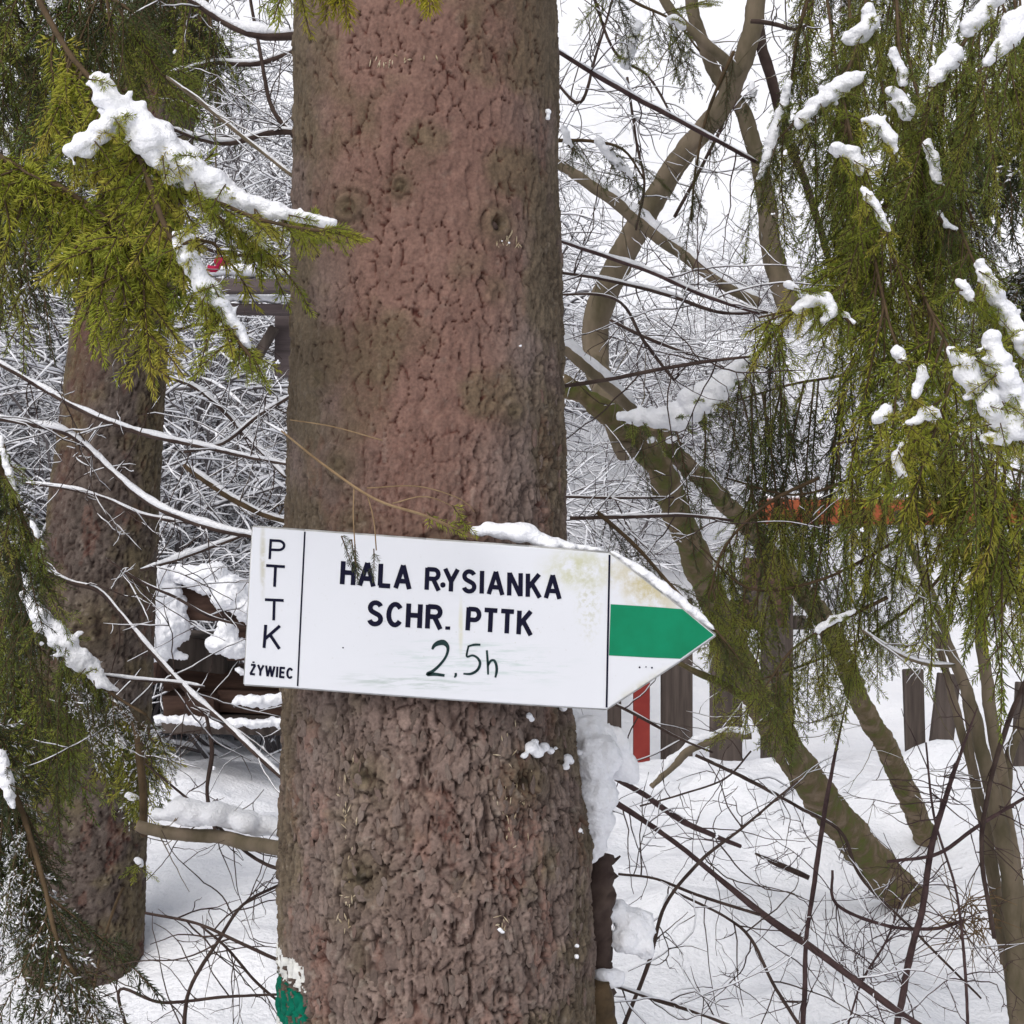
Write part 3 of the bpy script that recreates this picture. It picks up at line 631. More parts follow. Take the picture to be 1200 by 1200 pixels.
def branchlet(rng, L=0.25, n=14, sl=0.075, droop=0.1, angle=48, nlen=0.013, dens=640, planar=1.0, curl=0.0, frost=0.0, sub=0.7):
    """grows along +X, spreads in XY, sags to -Z"""
    b = Buf(); k = np.linspace(0, 1, 12)
    wob = rng.normal(0, 0.012, 2)
    ax = np.stack([L * k, L * (wob[0] * np.sin(k * 5)), -droop * L * k ** 2 + L * wob[1] * np.sin(k * 4)], -1)
    tube(b, ax, np.linspace(0.0021, 0.0007, 12), 5, 0); needles(b, ax, nlen, dens, rng, lo=0.12, fr=frost)
    fr = None
    for i in range(n):
        q = 0.08 + 0.84 * (i + rng.uniform(-0.3, 0.3)) / n; s = 1 if i % 2 else -1
        base = np.array([np.interp(q, k, ax[:, c]) for c in range(3)])
        l = sl * (1 - 0.72 * q) * rng.uniform(0.6, 1.15) * (0.6 + 0.4 * min(1, q * 5))
        if l < 0.012: continue
        a = math.radians(angle + rng.normal(0, 8)); z = rng.normal(0, 0.25 / planar) - 0.15
        d = np.array([math.cos(a), s * math.sin(a), z]); d /= np.linalg.norm(d)
        kk = np.linspace(0, 1, 6)[:, None]; sh = base + d * l * kk + np.array([0.25, 0, -0.18 - curl]) * l * kk ** 2
        tube(b, sh, np.linspace(0.0011, 0.0006, 6), 4, 0); needles(b, sh, nlen * 0.9, dens, rng, lo=0.02, fr=frost)
        if l > 0.045 and rng.random() < sub:
            for s2 in (1, -1):
                p0 = sh[2 + (s2 > 0)]; d2 = np.array([math.cos(a + s2 * 0.75), s * math.sin(a + s2 * 0.75), z]); l2 = l * 0.4
                s3 = p0 + d2 * l2 * np.linspace(0, 1, 4)[:, None]; tube(b, s3, 0.0006, 4, 0); needles(b, s3, nlen * 0.85, dens, rng, fr=frost)
    return b, fr
PR = {}
prng = np.random.default_rng(77)
def proto(key, needle, count, **kw):
    PR[key] = []
    for i in range(count):
        b, fr = branchlet(prng, **kw); me = b.mesh(key, [M['stem'], M[needle], M['snow']])
        PR[key].append((me, fr.mesh(key + '_snow', [M['snow']]) if fr is not None and fr.n else None))
proto('spray_yellow', 'needle_yellow', 5, L=0.18, n=7, sl=0.10, nlen=0.016, dens=560, droop=0.15, sub=0.1)
proto('shoot_yellow', 'needle_yellow', 5, L=0.10, n=2, sl=0.045, nlen=0.018, dens=680, droop=0.12, sub=0)
proto('shoot_green', 'needle_green', 4, L=0.10, n=2, sl=0.045, nlen=0.015, dens=600, droop=0.12, sub=0)
proto('shoot_dark', 'needle_dark', 4, L=0.10, n=2, sl=0.045, nlen=0.014, dens=560, droop=0.1, sub=0)
proto('shoot_tip', 'needle_sunlit', 3, L=0.07, n=2, sl=0.035, nlen=0.019, dens=800, droop=0.1, sub=0)
proto('spray_green', 'needle_green', 6, L=0.27, n=10, sl=0.10, nlen=0.014, dens=520, droop=0.12, angle=38, sub=0.35)
proto('hang_green', 'needle_green', 7, L=0.34, n=7, sl=0.11, nlen=0.0125, dens=560, droop=0.04, angle=24, planar=0.5, sub=0.1)
proto('hang_dark', 'needle_dark', 6, L=0.33, n=9, sl=0.08, nlen=0.0125, dens=420, droop=0.04, angle=30, planar=0.6, sub=0.2)
proto('spray_dark', 'needle_dark', 5, L=0.26, n=11, sl=0.09, nlen=0.013, dens=480, droop=0.12, angle=42, sub=0.4)
proto('spray_frost', 'needle_dark', 5, L=0.26, n=11, sl=0.09, nlen=0.013, dens=480, droop=0.12, angle=42, frost=0.42, sub=0.4)
proto('hang_yellow', 'needle_yellow', 6, L=0.31, n=7, sl=0.10, nlen=0.0135, dens=560, droop=0.04, angle=26, planar=0.5, sub=0.1)

def aim(d, up):
    x = Vector(d).normalized(); z = Vector(up) - x * x.dot(Vector(up)); z = z.normalized() if z.length > 1e-4 else Vector((0, 1, 0)); y = z.cross(x)
    return Matrix((x, y, z)).transposed().to_4x4()
NB = [0]
def place(parent, key, pos, d, up, scale, rr):
    me, sn = PR[key][rr.integers(len(PR[key]))]
    o = bpy.data.objects.new('branchlet', me); COL.objects.link(o); o.parent = parent; NB[0] += 1
    m = aim(d, up); m.translation = Vector(pos) - parent.location; o.matrix_basis = m @ Matrix.Diagonal((scale, scale * (1 if rr.random() < .5 else -1), scale, 1))
    if sn:
        s = bpy.data.objects.new('snow', sn); COL.objects.link(s); s.parent = o
    return o

def bough(label, path, r=(0.008, 0.003), sets=(), snow=(), group=None, seed=0, side=None):
    """path [(px,py,Y)]; sets [(key, n, s0, s1, dirpx, jit, scale)] dirpx = (dx,dy,depth) in the picture's axes;
       snow [( [(px,py,rpx)...], Y, flat )]"""
    rr = np.random.default_rng(1000 + seed)
    w = spline(np.array([P(*q) for q in path]), 0.012); k = np.linspace(0, 1, len(w))
    th = empty('spruce_bough', label, 'branch', group, w[0])
    b = Buf(); tube(b, w, r[0] + (r[1] - r[0]) * k, 7, 0, 0.06, rr); child('stem', b.mesh('stem', [M['stem']]), th)
    for (key, n, s0, s1, dr, jit, sc) in sets:
        for i in range(n):
            q = s0 + (s1 - s0) * (i + rr.uniform(0, 1)) / n
            pos = np.array([np.interp(q, k, w[:, c]) for c in range(3)])
            i0 = min(len(w) - 2, int(q * (len(w) - 1))); t = w[i0 + 1] - w[i0]; t /= np.linalg.norm(t)
            d = np.array([dr[0], dr[2], -dr[1]], float) + (t * dr[3] if len(dr) > 3 else 0) + rr.normal(0, jit, 3)
            if len(dr) > 4: 
                sd_ = np.cross(t, [0, 0, 1]); sd_ /= np.linalg.norm(sd_) + 1e-9; d = d + sd_ * dr[4] * (1 if i % 2 else -1)
            up = np.array([rr.normal(0, 0.5), -0.6 + rr.normal(0, 0.5), 1.0]) if abs(d[2]) < 0.8 * np.linalg.norm(d) else np.array([rr.normal(0, 0.6), -1.0, 0.25])
            place(th, key, pos, d, up, sc * rr.uniform(0.75, 1.2), rr)
    key0 = 'shoot_yellow' if any('yellow' in q[0] for q in sets) else ('shoot_green' if any('green' in q[0] for q in sets) else 'shoot_dark')
    for item in snow:
        pts, Y = item[0], item[1] - (0.10 if w[0][0] > 0.2 else 0.0)
        for (ax_, ay_, ar_), (bx_, by_, br_) in zip(pts[:-1], pts[1:]):
            for q_ in range(max(2, int(math.hypot(bx_ - ax_, by_ - ay_) / 7))):
                f_ = rr.random(); pos = P(ax_ + (bx_ - ax_) * f_ + rr.normal(0, 3), ay_ + (by_ - ay_) * f_ + 2, Y + 0.01)
                place(th, key0, pos, np.array([(bx_ - ax_) / 40, 0, -(by_ - ay_) / 40]) * 0.5 + rr.normal(0, 0.45, 3) + [0, -0.1, -0.75], (rr.normal(0, .4), -0.8, 0.5), 0.0055 * (ar_ + br_) / 20 * 10 * 0.55 + 0.42, rr)
                if q_ % 3 == 0: place(th, key0, P(ax_ + (bx_ - ax_) * f_ + rr.normal(0, ar_ * 0.7), ay_ + (by_ - ay_) * f_ + ar_ * rr.uniform(-0.2, 0.9), Y - ar_ / 1800 * Y * 0.8), rr.normal(0, 0.6, 3) + [0, -0.6, -0.7], (rr.normal(0, .4), -0.8, 0.5), 0.45, rr)
        w2 = [(P(q[0], q[1] + 3, Y)) for q in pts]
        if len(w2) > 1:
            b2 = Buf(); ww = spline(w2, 0.01); tube(b2, ww, np.linspace(0.0035, 0.0018, len(ww)), 6); child('twig', b2.mesh('twig', [M['stem']]), th)
        blob('snow', blob_path(pts, Y, rr, 0.9, item[2] if len(item) > 2 else 0.8, 0.20, 3.0, 2, 0.86) + blob_path(pts, Y, rr, 0.9, 0.8, 0.55, 2.2, 2, 0.34), M['snow'], th, 0.0026, 0.006)
    return th

# ------------------------------------------------------------------ boughs, left side
D = (0.0, 1.0, 0.0)
bough('snow-covered spruce bough reaching from the upper left to the big trunk, yellow green needles below',
      [(10, -70, 1.95), (70, 45, 1.85), (112, 100, 1.80), (160, 160, 1.76), (215, 212, 1.72), (285, 250, 1.68), (345, 266, 1.65), (398, 272, 1.63)], (0.0045, 0.0018),
      [('shoot_yellow', 12, 0.62, 1.0, (0.3, 0.15, 0, 1.2, 0.55), 0.15, 0.50), ('shoot_yellow', 3, 0.94, 1.0, (0.8, 0.0, 0, 1, 0), 0.15, 0.5), ('spray_yellow', 10, 0.3, 0.66, (-0.15, 1.0, 0, 0.3), 0.35, 0.72), ('shoot_yellow', 16, 0.25, 0.7, (0, 0.9, 0, 0.4), 0.5, 1.0)],
      [([(112, 88, 9), (122, 108, 15), (150, 135, 19), (178, 160, 25), (205, 185, 27), (240, 212, 20), (275, 232, 15), (320, 246, 11), (360, 255, 8), (392, 262, 5)], 1.70), ([(140, 130, 14), (120, 155, 14), (98, 170, 13), (80, 177, 11)], 1.70), ([(180, 175, 16), (190, 195, 10)], 1.69)], seed=1)
bough('short spruce bough hanging under the big snowy one, its upper edge lined with snow',
      [(160, 170, 1.72), (192, 262, 1.66), (215, 300, 1.65), (245, 350, 1.64), (275, 395, 1.63), (300, 425, 1.62)], (0.004, 0.0018),
      [('shoot_yellow', 14, 0.0, 1.0, (0, 0.2, 0, 1.1, 0.75), 0.15, 0.50), ('shoot_yellow', 9, 0.0, 0.9, (-0.7, 0.6, 0, 0.4), 0.3, 0.6), ('shoot_yellow', 3, 0.93, 1.0, (0.4, 0.9, 0), 0.2, 0.5)],
      [([(205, 275, 7), (222, 305, 12), (240, 335, 13), (262, 362, 11), (282, 390, 7), (292, 408, 4)], 1.635), ([(215, 272, 5), (225, 278, 5), (212, 285, 5)], 1.63)], seed=2)
bough('yellow green spruce bough without snow filling the left edge above the second trunk',
      [(-60, 150, 1.95), (10, 190, 1.9), (80, 225, 1.85), (140, 270, 1.8), (175, 320, 1.78)], (0.006, 0.002),
      [('spray_yellow', 15, 0.1, 1.0, (0.1, 0.9, 0, 0.5), 0.45, 0.82), ('shoot_yellow', 22, 0.2, 1.0, (0, 0.7, -0.2, 0.5), 0.7, 1.1), ('spray_green', 5, 0.0, 0.8, (-0.1, 1, 0.3, 0.3), 0.4, 0.6)], [], seed=3)
bough('yellow green spruce sprays hanging in front of the second trunk below the snowy bough',
      [(120, 180, 1.92), (160, 235, 1.88), (200, 270, 1.86), (250, 285, 1.84)], (0.004, 0.002),
      [('spray_yellow', 11, 0.1, 1.0, (-0.1, 1.0, 0, 0.1), 0.4, 0.75), ('shoot_yellow', 14, 0.2, 1.0, (0, 0.8, -0.2), 0.6, 1.0)], [], seed=4)
bough('small frosted spruce shoots between the snowy bough and the big trunk',
      [(215, 225, 1.80), (262, 262, 1.79), (300, 290, 1.78), (335, 318, 1.77)], (0.003, 0.0015),
      [('shoot_yellow', 12, 0.2, 1.0, (0.2, 0.4, 0, 0.9, 0.5), 0.3, 0.55)], [([(250, 250, 3), (285, 268, 5), (310, 290, 4)], 1.76)], seed=5)
for sd_, lab, pth, dens in [(6, 'dark spruce bough with hanging twigs in the top left corner', [(-80, -60, 2.5), (0, -40, 2.5), (80, -30, 2.45), (150, 10, 2.4)], 26),
                            (7, 'dark spruce bough hanging behind the top left corner, light spots showing through', [(-60, 60, 2.7), (20, 70, 2.7), (100, 75, 2.65), (150, 110, 2.6)], 20),
                            (8, 'grey green spruce bough hanging over the upper part of the second trunk', [(110, -60, 3.2), (160, -30, 3.2), (215, -10, 3.15), (250, 20, 3.1)], 22),
                            (9, 'spruce bough drooping at the left edge beside the yellow green one', [(-60, 170, 2.3), (-10, 190, 2.3), (40, 230, 2.3)], 12)]:
    bough(lab, pth, (0.009, 0.003), [('spray_green', dens * 5 // 8, 0, 1, (0.05, 1, 0, 0.15), 0.28, 0.95), ('hang_dark', dens * 3 // 4, 0, 1, (0.0, 1, 0), 0.2, 0.8), ('spray_dark', dens // 3, 0, 1, (0.1, 0.8, 0.1, 0.2), 0.4, 0.9), ('spray_frost', dens // 4, 0, 1, (0.1, 0.8, 0.2), 0.4, 0.8)], [], seed=sd_)
for sd_, px, lab in [(10, 392, 'yellow green needle tips hanging into the top edge left of the trunk centre'), (11, 498, 'yellow green needle tips hanging into the top edge at the trunk centre'), (12, 338, 'pale needle tips at the top edge on the left rim of the trunk')]:
    bough(lab, [(px - 10, -90, 1.6), (px, -55, 1.6), (px + 4, -32, 1.6)], (0.003, 0.0015), [('shoot_tip' if px > 350 else 'shoot_yellow', 9, 0.3, 1, (0.1 + (-0.3 if px > 450 else 0.1), 1, 0), 0.3, 0.72)], [], group=None, seed=sd_)
# lower left
bough('dark spruce bough with a thick ridge of snow before the second trunk',
      [(-40, 520, 2.35), (10, 640, 2.3), (40, 715, 2.28), (85, 770, 2.25), (130, 812, 2.22), (172, 838, 2.2)], (0.005, 0.002),
      [('hang_dark', 9, 0.2, 0.8, (0.0, 1, 0.1, 0.2), 0.18, 0.7), ('spray_dark', 10, 0.0, 0.9, (0.1, 0.9, 0, 0.3), 0.3, 0.55), ('spray_frost', 7, 0.6, 1.0, (0.1, 0.6, 0, 0.6, 0.4), 0.2, 0.5), ('spray_green', 8, 0.0, 0.7, (-0.1, 1, 0), 0.2, 0.7)],
      [([(30, 700, 8), (48, 722, 13), (70, 748, 15), (95, 775, 14), (115, 795, 9), (132, 808, 5)], 2.22), ([(30, 676, 6), (36, 690, 6)], 2.22)], seed=13)
bough('dark green spruce bough with a snowy crest at the left edge, middle height',
      [(-60, 450, 2.0), (-15, 520, 2.0), (15, 580, 2.0), (40, 640, 2.0)], (0.007, 0.002),
      [('spray_dark', 14, 0, 1, (-0.1, 1, 0, 0.5), 0.25, 0.55), ('spray_green', 8, 0, 1, (0, 1, 0, 0.4), 0.25, 0.5)],
      [([(0, 515, 6), (8, 545, 5), (18, 575, 4)], 1.97), ([(38, 612, 5), (44, 632, 4)], 1.97)], seed=14)
bough('spruce bough with flat snow-striped sprays in the lower left corner',
      [(-60, 760, 2.1), (-10, 860, 2.1), (25, 950, 2.08), (50, 1030, 2.05), (70, 1110, 2.0), (110, 1175, 2.0)], (0.0055, 0.0025),
      [('spray_frost', 14, 0.1, 1, (-0.25, 0.8, 0, 0.3, 0.3), 0.25, 0.75), ('spray_dark', 14, 0, 0.8, (0.05, 1, 0), 0.25, 0.8), ('hang_dark', 8, 0, 0.6, (0.0, 1, 0), 0.2, 0.8), ('spray_frost', 5, 0.85, 1, (0.25, 0.9, 0), 0.2, 0.6)],
      [([(0, 880, 7), (8, 915, 8), (14, 945, 5)], 2.05)], seed=15)
bough('green spruce sprays hanging over the lower part of the second trunk',
      [(20, 790, 3.0), (70, 800, 3.0), (120, 820, 3.0), (175, 855, 2.95)], (0.006, 0.002),
      [('spray_green', 14, 0, 1, (0.05, 1, 0), 0.22, 0.8), ('hang_green', 8, 0, 1, (0, 1, 0), 0.15, 0.6), ('spray_frost', 6, 0.4, 1, (0.15, 1, -0.1), 0.2, 0.75), ('spray_yellow', 4, 0.75, 1, (0, 1, 0), 0.2, 0.9)],
      [([(140, 868, 7), (146, 874, 6)], 2.9), ([(150, 932, 6), (160, 936, 4)], 2.9), ([(160, 1010, 5), (166, 1014, 4)], 2.9)], seed=16)
bough('thin dark spruce bough hanging along the left edge near the bottom',
      [(-40, 640, 2.6), (-10, 700, 2.6), (30, 760, 2.6), (60, 830, 2.6)], (0.006, 0.002),
      [('hang_dark', 12, 0, 1, (-0.05, 1, 0), 0.15, 0.9), ('spray_green', 12, 0, 1, (-0.1, 1, 0), 0.25, 0.9)], [], seed=17)
# dead twig with two green tips in front of the trunk and sign
hang = empty('dry_twig', 'thin dry twig with two green tips hanging over the top edge of the sign', 'twig', None, P(440, 560, 1.7))
b = Buf(); tube(b, spline([P(330, 505, 1.76), P(380, 545, 1.70), P(440, 585, 1.68), P(500, 605, 1.70), P(560, 632, 1.75)], 0.01), np.linspace(0.0012, 0.0018, len(spline([P(330, 505, 1.76), P(380, 545, 1.70), P(440, 585, 1.68), P(500, 605, 1.70), P(560, 632, 1.75)], 0.01))), 5)
for pth in [[(415, 570, 1.685), (414, 605, 1.68), (416, 640, 1.68)], [(430, 578, 1.685), (438, 610, 1.68), (441, 645, 1.68)], [(340, 492, 1.76), (390, 500, 1.72), (448, 516, 1.70)], [(430, 572, 1.7), (490, 570, 1.72), (540, 585, 1.74), (556, 600, 1.75)], [(460, 590, 1.7), (500, 582, 1.7), (545, 600, 1.74)], [(530, 615, 1.72), (545, 628, 1.74)]]:
    tube(b, spline([P(*q) for q in pth], 0.008), 0.0007, 4)
child('stem', b.mesh('stem', [mat_noise('pale_dry_twig', (0.20, 0.13, 0.07), (0.30, 0.21, 0.12), 40)]), hang)
for (px, py, dx, n) in [(400, 628, 0.35, 1), (412, 632, 0.15, 1), (416, 638, 0.05, 1), (438, 643, 0.0, 1)]:
    place(hang, 'shoot_dark' if 'shoot_dark' in PR else 'shoot_yellow', P(px, py, 1.68), (dx, 0, -1), (0, -1, 0), 0.42 if px < 430 else 0.36, rng)
place(hang, 'shoot_yellow', P(500, 600, 1.72), (0.6, 0, -0.4), (0, -1, 0), 0.5, rng)
place(hang, 'shoot_yellow', P(530, 592, 1.72), (0.6, 0, -0.8), (0, -1, 0), 0.45, rng)

# ------------------------------------------------------------------ boughs, right side
RB = [
 ('snowy spruce bough slanting down from the top right corner', [(1260, -60, 2.3), (1180, -5, 2.3), (1130, 50, 2.28), (1090, 110, 2.25), (1075, 190, 2.25)],
   [('hang_green', 13, 0.2, 1, (0, 1, 0), 0.15, 0.9), ('spray_green', 10, 0.3, 1, (-0.1, 1, 0), 0.25, 0.8), ('hang_dark', 6, 0, 0.8, (0, 1, 0.2), 0.15, 0.9)],
   [([(1165, 0, 11), (1150, 18, 12), (1132, 38, 10)], 2.23), ([(1118, 62, 11), (1104, 82, 11), (1094, 98, 7)], 2.22)]),
 ('short snow-topped spruce bough in the top right corner', [(1290, -40, 2.1), (1220, 20, 2.1), (1180, 60, 2.1), (1145, 85, 2.1)],
   [('spray_green', 10, 0.1, 1, (0, 1, 0, 0.2), 0.25, 0.7), ('hang_green', 7, 0.1, 1, (0, 1, 0), 0.15, 0.8)],
   [([(1200, 22, 15), (1186, 38, 14), (1172, 56, 12), (1158, 72, 6)], 2.06)]),
 ('spruce bough with two lumps of snow hanging down from the top edge', [(1020, -80, 2.7), (1015, 0, 2.6), (1005, 50, 2.48), (985, 95, 2.45), (935, 140, 2.4), (905, 170, 2.4)],
   [('spray_green', 10, 0.1, 1, (0, 1, 0), 0.3, 0.7), ('hang_green', 9, 0.1, 0.9, (0, 1, 0), 0.15, 0.75), ('spray_dark', 6, 0.5, 1, (-0.5, 0.8, 0), 0.25, 0.55)],
   [([(1018, 8, 9), (1022, 25, 11), (1012, 38, 12), (994, 45, 11)], 2.4), ([(1000, 92, 12), (978, 105, 12), (960, 120, 10), (940, 138, 9), (935, 148, 6)], 2.36)]),
 ('spruce bough with narrow snow ridge, third from the top right corner', [(1050, -60, 2.8), (1052, 30, 2.6), (1060, 110, 2.38), (1082, 170, 2.35), (1105, 225, 2.33)],
   [('hang_green', 10, 0, 1, (-0.05, 1, 0), 0.15, 0.8), ('spray_green', 9, 0, 1, (0.1, 1, 0), 0.25, 0.7)],
   [([(1045, 60, 5), (1055, 80, 7), (1058, 100, 6)], 2.3), ([(1045, 108, 8), (1058, 118, 9), (1060, 138, 8)], 2.3), ([(1086, 165, 6), (1094, 190, 7), (1100, 214, 6)], 2.28)]),
 ('spruce bough with small snow lumps and long hanging sprays above the orange rail', [(960, -70, 3.0), (978, 60, 2.7), (1000, 170, 2.3), (1015, 210, 2.28), (1035, 255, 2.25), (1050, 320, 2.25)],
   [('hang_green', 10, 0.4, 1, (0, 1, 0), 0.15, 0.85), ('spray_green', 9, 0.4, 1, (-0.1, 1, 0), 0.25, 0.75), ('hang_yellow', 5, 0.4, 1, (0, 1, -0.1), 0.15, 0.8)],
   [([(980, 178, 9), (995, 176, 9), (1005, 190, 8), (1008, 204, 5)], 2.22), ([(1012, 140, 7), (1030, 142, 8), (1042, 158, 8), (1050, 176, 5)], 2.22), ([(1012, 222, 5), (1028, 245, 6), (1040, 268, 4)], 2.2)]),
 ('spruce bough crossing the right edge with a long strip of snow on it', [(1030, -80, 3.0), (1080, 130, 2.55), (1130, 280, 2.2), (1165, 350, 2.2), (1205, 430, 2.2), (1250, 520, 2.2)],
   [('spray_green', 12, 0.4, 1, (-0.1, 1, 0), 0.25, 0.75), ('hang_green', 10, 0.4, 0.9, (-0.05, 1, 0), 0.15, 0.8), ('hang_yellow', 4, 0.4, 0.7, (0, 1, -0.1), 0.15, 0.7)],
   [([(1148, 308, 6), (1160, 335, 11), (1178, 362, 11), (1195, 395, 10), (1210, 425, 8)], 2.14), ([(1124, 328, 5), (1132, 340, 7), (1140, 354, 4)], 2.12)]),
 ('spruce bough carrying the widest patch of snow near the right edge', [(1010, -60, 3.0), (1060, 260, 2.4), (1110, 405, 2.08), (1150, 450, 2.06), (1190, 500, 2.05), (1230, 560, 2.05)],
   [('spray_yellow', 12, 0.4, 1, (-0.05, 1, 0), 0.25, 1.15), ('spray_green', 10, 0.4, 1, (0, 1, 0), 0.25, 0.8), ('hang_green', 6, 0.4, 1, (0, 1, 0), 0.15, 0.8)],
   [([(1112, 408, 5), (1130, 430, 13), (1148, 455, 16), (1165, 480, 17), (1185, 500, 17), (1200, 510, 12)], 2.0), ([(1158, 398, 11), (1172, 425, 14), (1186, 455, 14), (1200, 480, 12)], 2.0), ([(1155, 515, 8), (1180, 515, 9)], 2.0)]),
 ('spruce bough dotted with snow lumps in the middle of the right hand foliage', [(990, -70, 3.0), (1010, 200, 2.5), (1040, 370, 2.13), (1065, 430, 2.12), (1075, 480, 2.1), (1085, 540, 2.1)],
   [('hang_yellow', 10, 0.4, 1, (0, 1, 0), 0.15, 0.85), ('spray_green', 12, 0.4, 1, (0, 1, 0), 0.25, 0.75)],
   [([(1050, 412, 8), (1058, 422, 8)], 2.04), ([(1082, 432, 6), (1078, 450, 7), (1072, 465, 6)], 2.04), ([(1025, 492, 8), (1040, 480, 8)], 2.04), ([(1084, 482, 8), (1096, 484, 6), (1066, 496, 6)], 2.04), ([(1056, 520, 5), (1050, 540, 6), (1058, 556, 5)], 2.05)]),
 ('bright yellow green spruce tuft with snow lumps right of the bare diagonal branches', [(1060, 180, 2.7), (1010, 300, 2.35), (975, 345, 2.3), (930, 362, 2.28), (890, 372, 2.25)],
   [('spray_yellow', 10, 0.4, 1, (-0.2, 0.9, 0, 0.3), 0.4, 0.75), ('shoot_yellow', 12, 0.4, 1, (-0.4, 0.4, 0, 0.5), 0.5, 0.9), ('hang_green', 6, 0.4, 0.8, (0, 1, 0), 0.15, 0.6)],
   [([(935, 362, 6), (950, 352, 9), (966, 348, 9), (972, 364, 9), (968, 376, 7)], 2.2), ([(922, 332, 6), (936, 340, 4)], 2.2), ([(990, 368, 5), (1000, 378, 4)], 2.2), ([(930, 430, 7)], 2.2) ]),
 ('spruce bough under a thick curved bank of snow, beside the middle of the big trunk', [(940, 350, 2.75), (900, 400, 2.75), (860, 440, 2.72), (800, 482, 2.7), (740, 492, 2.7)],
   [('hang_dark', 7, 0.1, 0.85, (0, 1, 0), 0.14, 0.75), ('spray_dark', 4, 0.1, 1.0, (0.0, 1, 0), 0.3, 0.5), ('hang_green', 3, 0.0, 0.5, (0, 1, 0), 0.14, 0.7)],
   [([(728, 488, 8), (760, 490, 12), (785, 492, 17), (812, 475, 18), (840, 452, 15), (862, 432, 10), (880, 418, 5)], 2.66)]),
 ('dark nearly bare spruce bough with long drooping twigs left of the orange rail', [(1040, 420, 2.9), (985, 440, 2.9), (930, 450, 2.9), (860, 470, 2.85)],
   [('hang_dark', 12, 0, 1, (0, 1, 0), 0.12, 1.0), ('hang_dark', 4, 0, 1, (0, 1, 0), 0.12, 1.3)], []),
 ('dark spruce bough with drooping twigs in front of the orange rail', [(1060, 530, 2.8), (1000, 560, 2.8), (930, 580, 2.8), (850, 560, 2.8)],
   [('hang_dark', 7, 0, 1, (0, 1, 0), 0.14, 0.9), ('hang_green', 7, 0, 1, (0, 1, 0), 0.16, 0.8)], []),
 ('green spruce bough with hanging sprays over the mossy stems below the orange rail', [(1100, 600, 2.6), (1040, 640, 2.6), (960, 680, 2.6), (880, 690, 2.6), (820, 640, 2.6)],
   [('hang_green', 7, 0, 0.8, (-0.1, 1, 0), 0.18, 0.75), ('spray_green', 7, 0, 0.85, (-0.1, 1, 0), 0.3, 0.65), ('spray_dark', 4, 0.4, 1, (0.1, 1, 0), 0.25, 0.5)], []),
 ('spruce bough hanging low over the fallen snow right of the dark fence boards', [(1130, 640, 2.7), (1080, 700, 2.7), (1010, 750, 2.68), (940, 780, 2.65), (880, 800, 2.6)],
   [('spray_green', 7, 0.05, 1, (-0.1, 1, 0, 0.2), 0.25, 0.6), ('spray_dark', 3, 0.3, 1, (-0.2, 0.9, 0), 0.25, 0.5)], []),
 ('bright spruce bough with long hanging fronds at the right edge below the snow', [(1080, 490, 2.3), (1120, 520, 2.25), (1160, 540, 2.2), (1220, 560, 2.2)],
   [('hang_yellow', 10, 0, 1, (0, 1, 0), 0.12, 0.95), ('spray_green', 12, 0, 1, (0, 1, 0), 0.25, 0.75), ('hang_green', 7, 0, 1, (0, 1, 0), 0.12, 1.0)], []),
 ('spruce bough leaving the frame at the right edge above the grey shrub stems', [(1270, 600, 2.4), (1210, 610, 2.4), (1165, 640, 2.4)],
   [('spray_green', 10, 0, 1, (-0.2, 1, 0), 0.3, 0.7), ('hang_yellow', 4, 0, 1, (-0.1, 1, 0), 0.15, 0.7), ('spray_frost', 4, 0, 1, (-0.3, 0.9, 0.1), 0.3, 0.6)], []),
 ('grey green snowy spruce bough far behind at the right edge', [(1300, 40, 4.2), (1220, 80, 4.2), (1150, 140, 4.2), (1120, 200, 4.2)],
   [('spray_frost', 19, 0, 1, (-0.1, 1, 0), 0.35, 1.5), ('spray_dark', 19, 0, 1, (-0.1, 1, 0), 0.3, 1.6), ('hang_dark', 9, 0, 1, (0, 1, 0), 0.2, 1.6)], []),
 ('grey green snowy spruce bough behind the right edge, below the topmost grey one', [(1330, 260, 4.4), (1240, 280, 4.4), (1190, 330, 4.4)],
   [('spray_frost', 16, 0, 1, (-0.1, 1, 0), 0.35, 1.5), ('spray_dark', 16, 0, 1, (-0.1, 1, 0), 0.3, 1.6)], []),
 ('dark spruce bough coming down from the top edge behind the snowy ones', [(940, -90, 3.3), (1000, -50, 3.3), (1080, -40, 3.3), (1180, -60, 3.3)],
   [('hang_dark', 15, 0, 1, (0, 1, 0), 0.15, 1.2), ('hang_green', 15, 0, 1, (0, 1, 0), 0.15, 1.2), ('spray_frost', 6, 0, 1, (0, 1, 0), 0.25, 1.0)], []),
 ('small spruce shoots with snow close to the right rim of the big trunk', [(640, 165, 2.6), (690, 165, 2.6), (730, 175, 2.6), (755, 210, 2.6)],
   [('spray_dark', 5, 0, 1, (0.3, 0.7, 0, 0.5), 0.3, 0.38)], [([(660, 150, 5), (668, 170, 4)], 2.5), ([(700, 165, 5), (722, 190, 6), (738, 205, 5)], 2.5)]),
 ('spruce twigs with snow at the top edge right of the big trunk', [(690, -40, 2.6), (740, 0, 2.6), (790, 25, 2.6), (820, 60, 2.6)],
   [('spray_dark', 7, 0, 1, (0.1, 0.8, 0, 0.3), 0.4, 0.5), ('spray_green', 4, 0.2, 1, (0.1, 0.9, 0), 0.4, 0.45)], [([(786, 20, 6), (798, 28, 7)], 2.5), ([(742, 30, 10), (738, 55, 9), (732, 75, 7)], 2.7)]),
 ('thin hanging spruce twigs in front of the crossing bare branches', [(860, 60, 2.7), (830, 130, 2.7), (815, 200, 2.7), (810, 260, 2.7)],
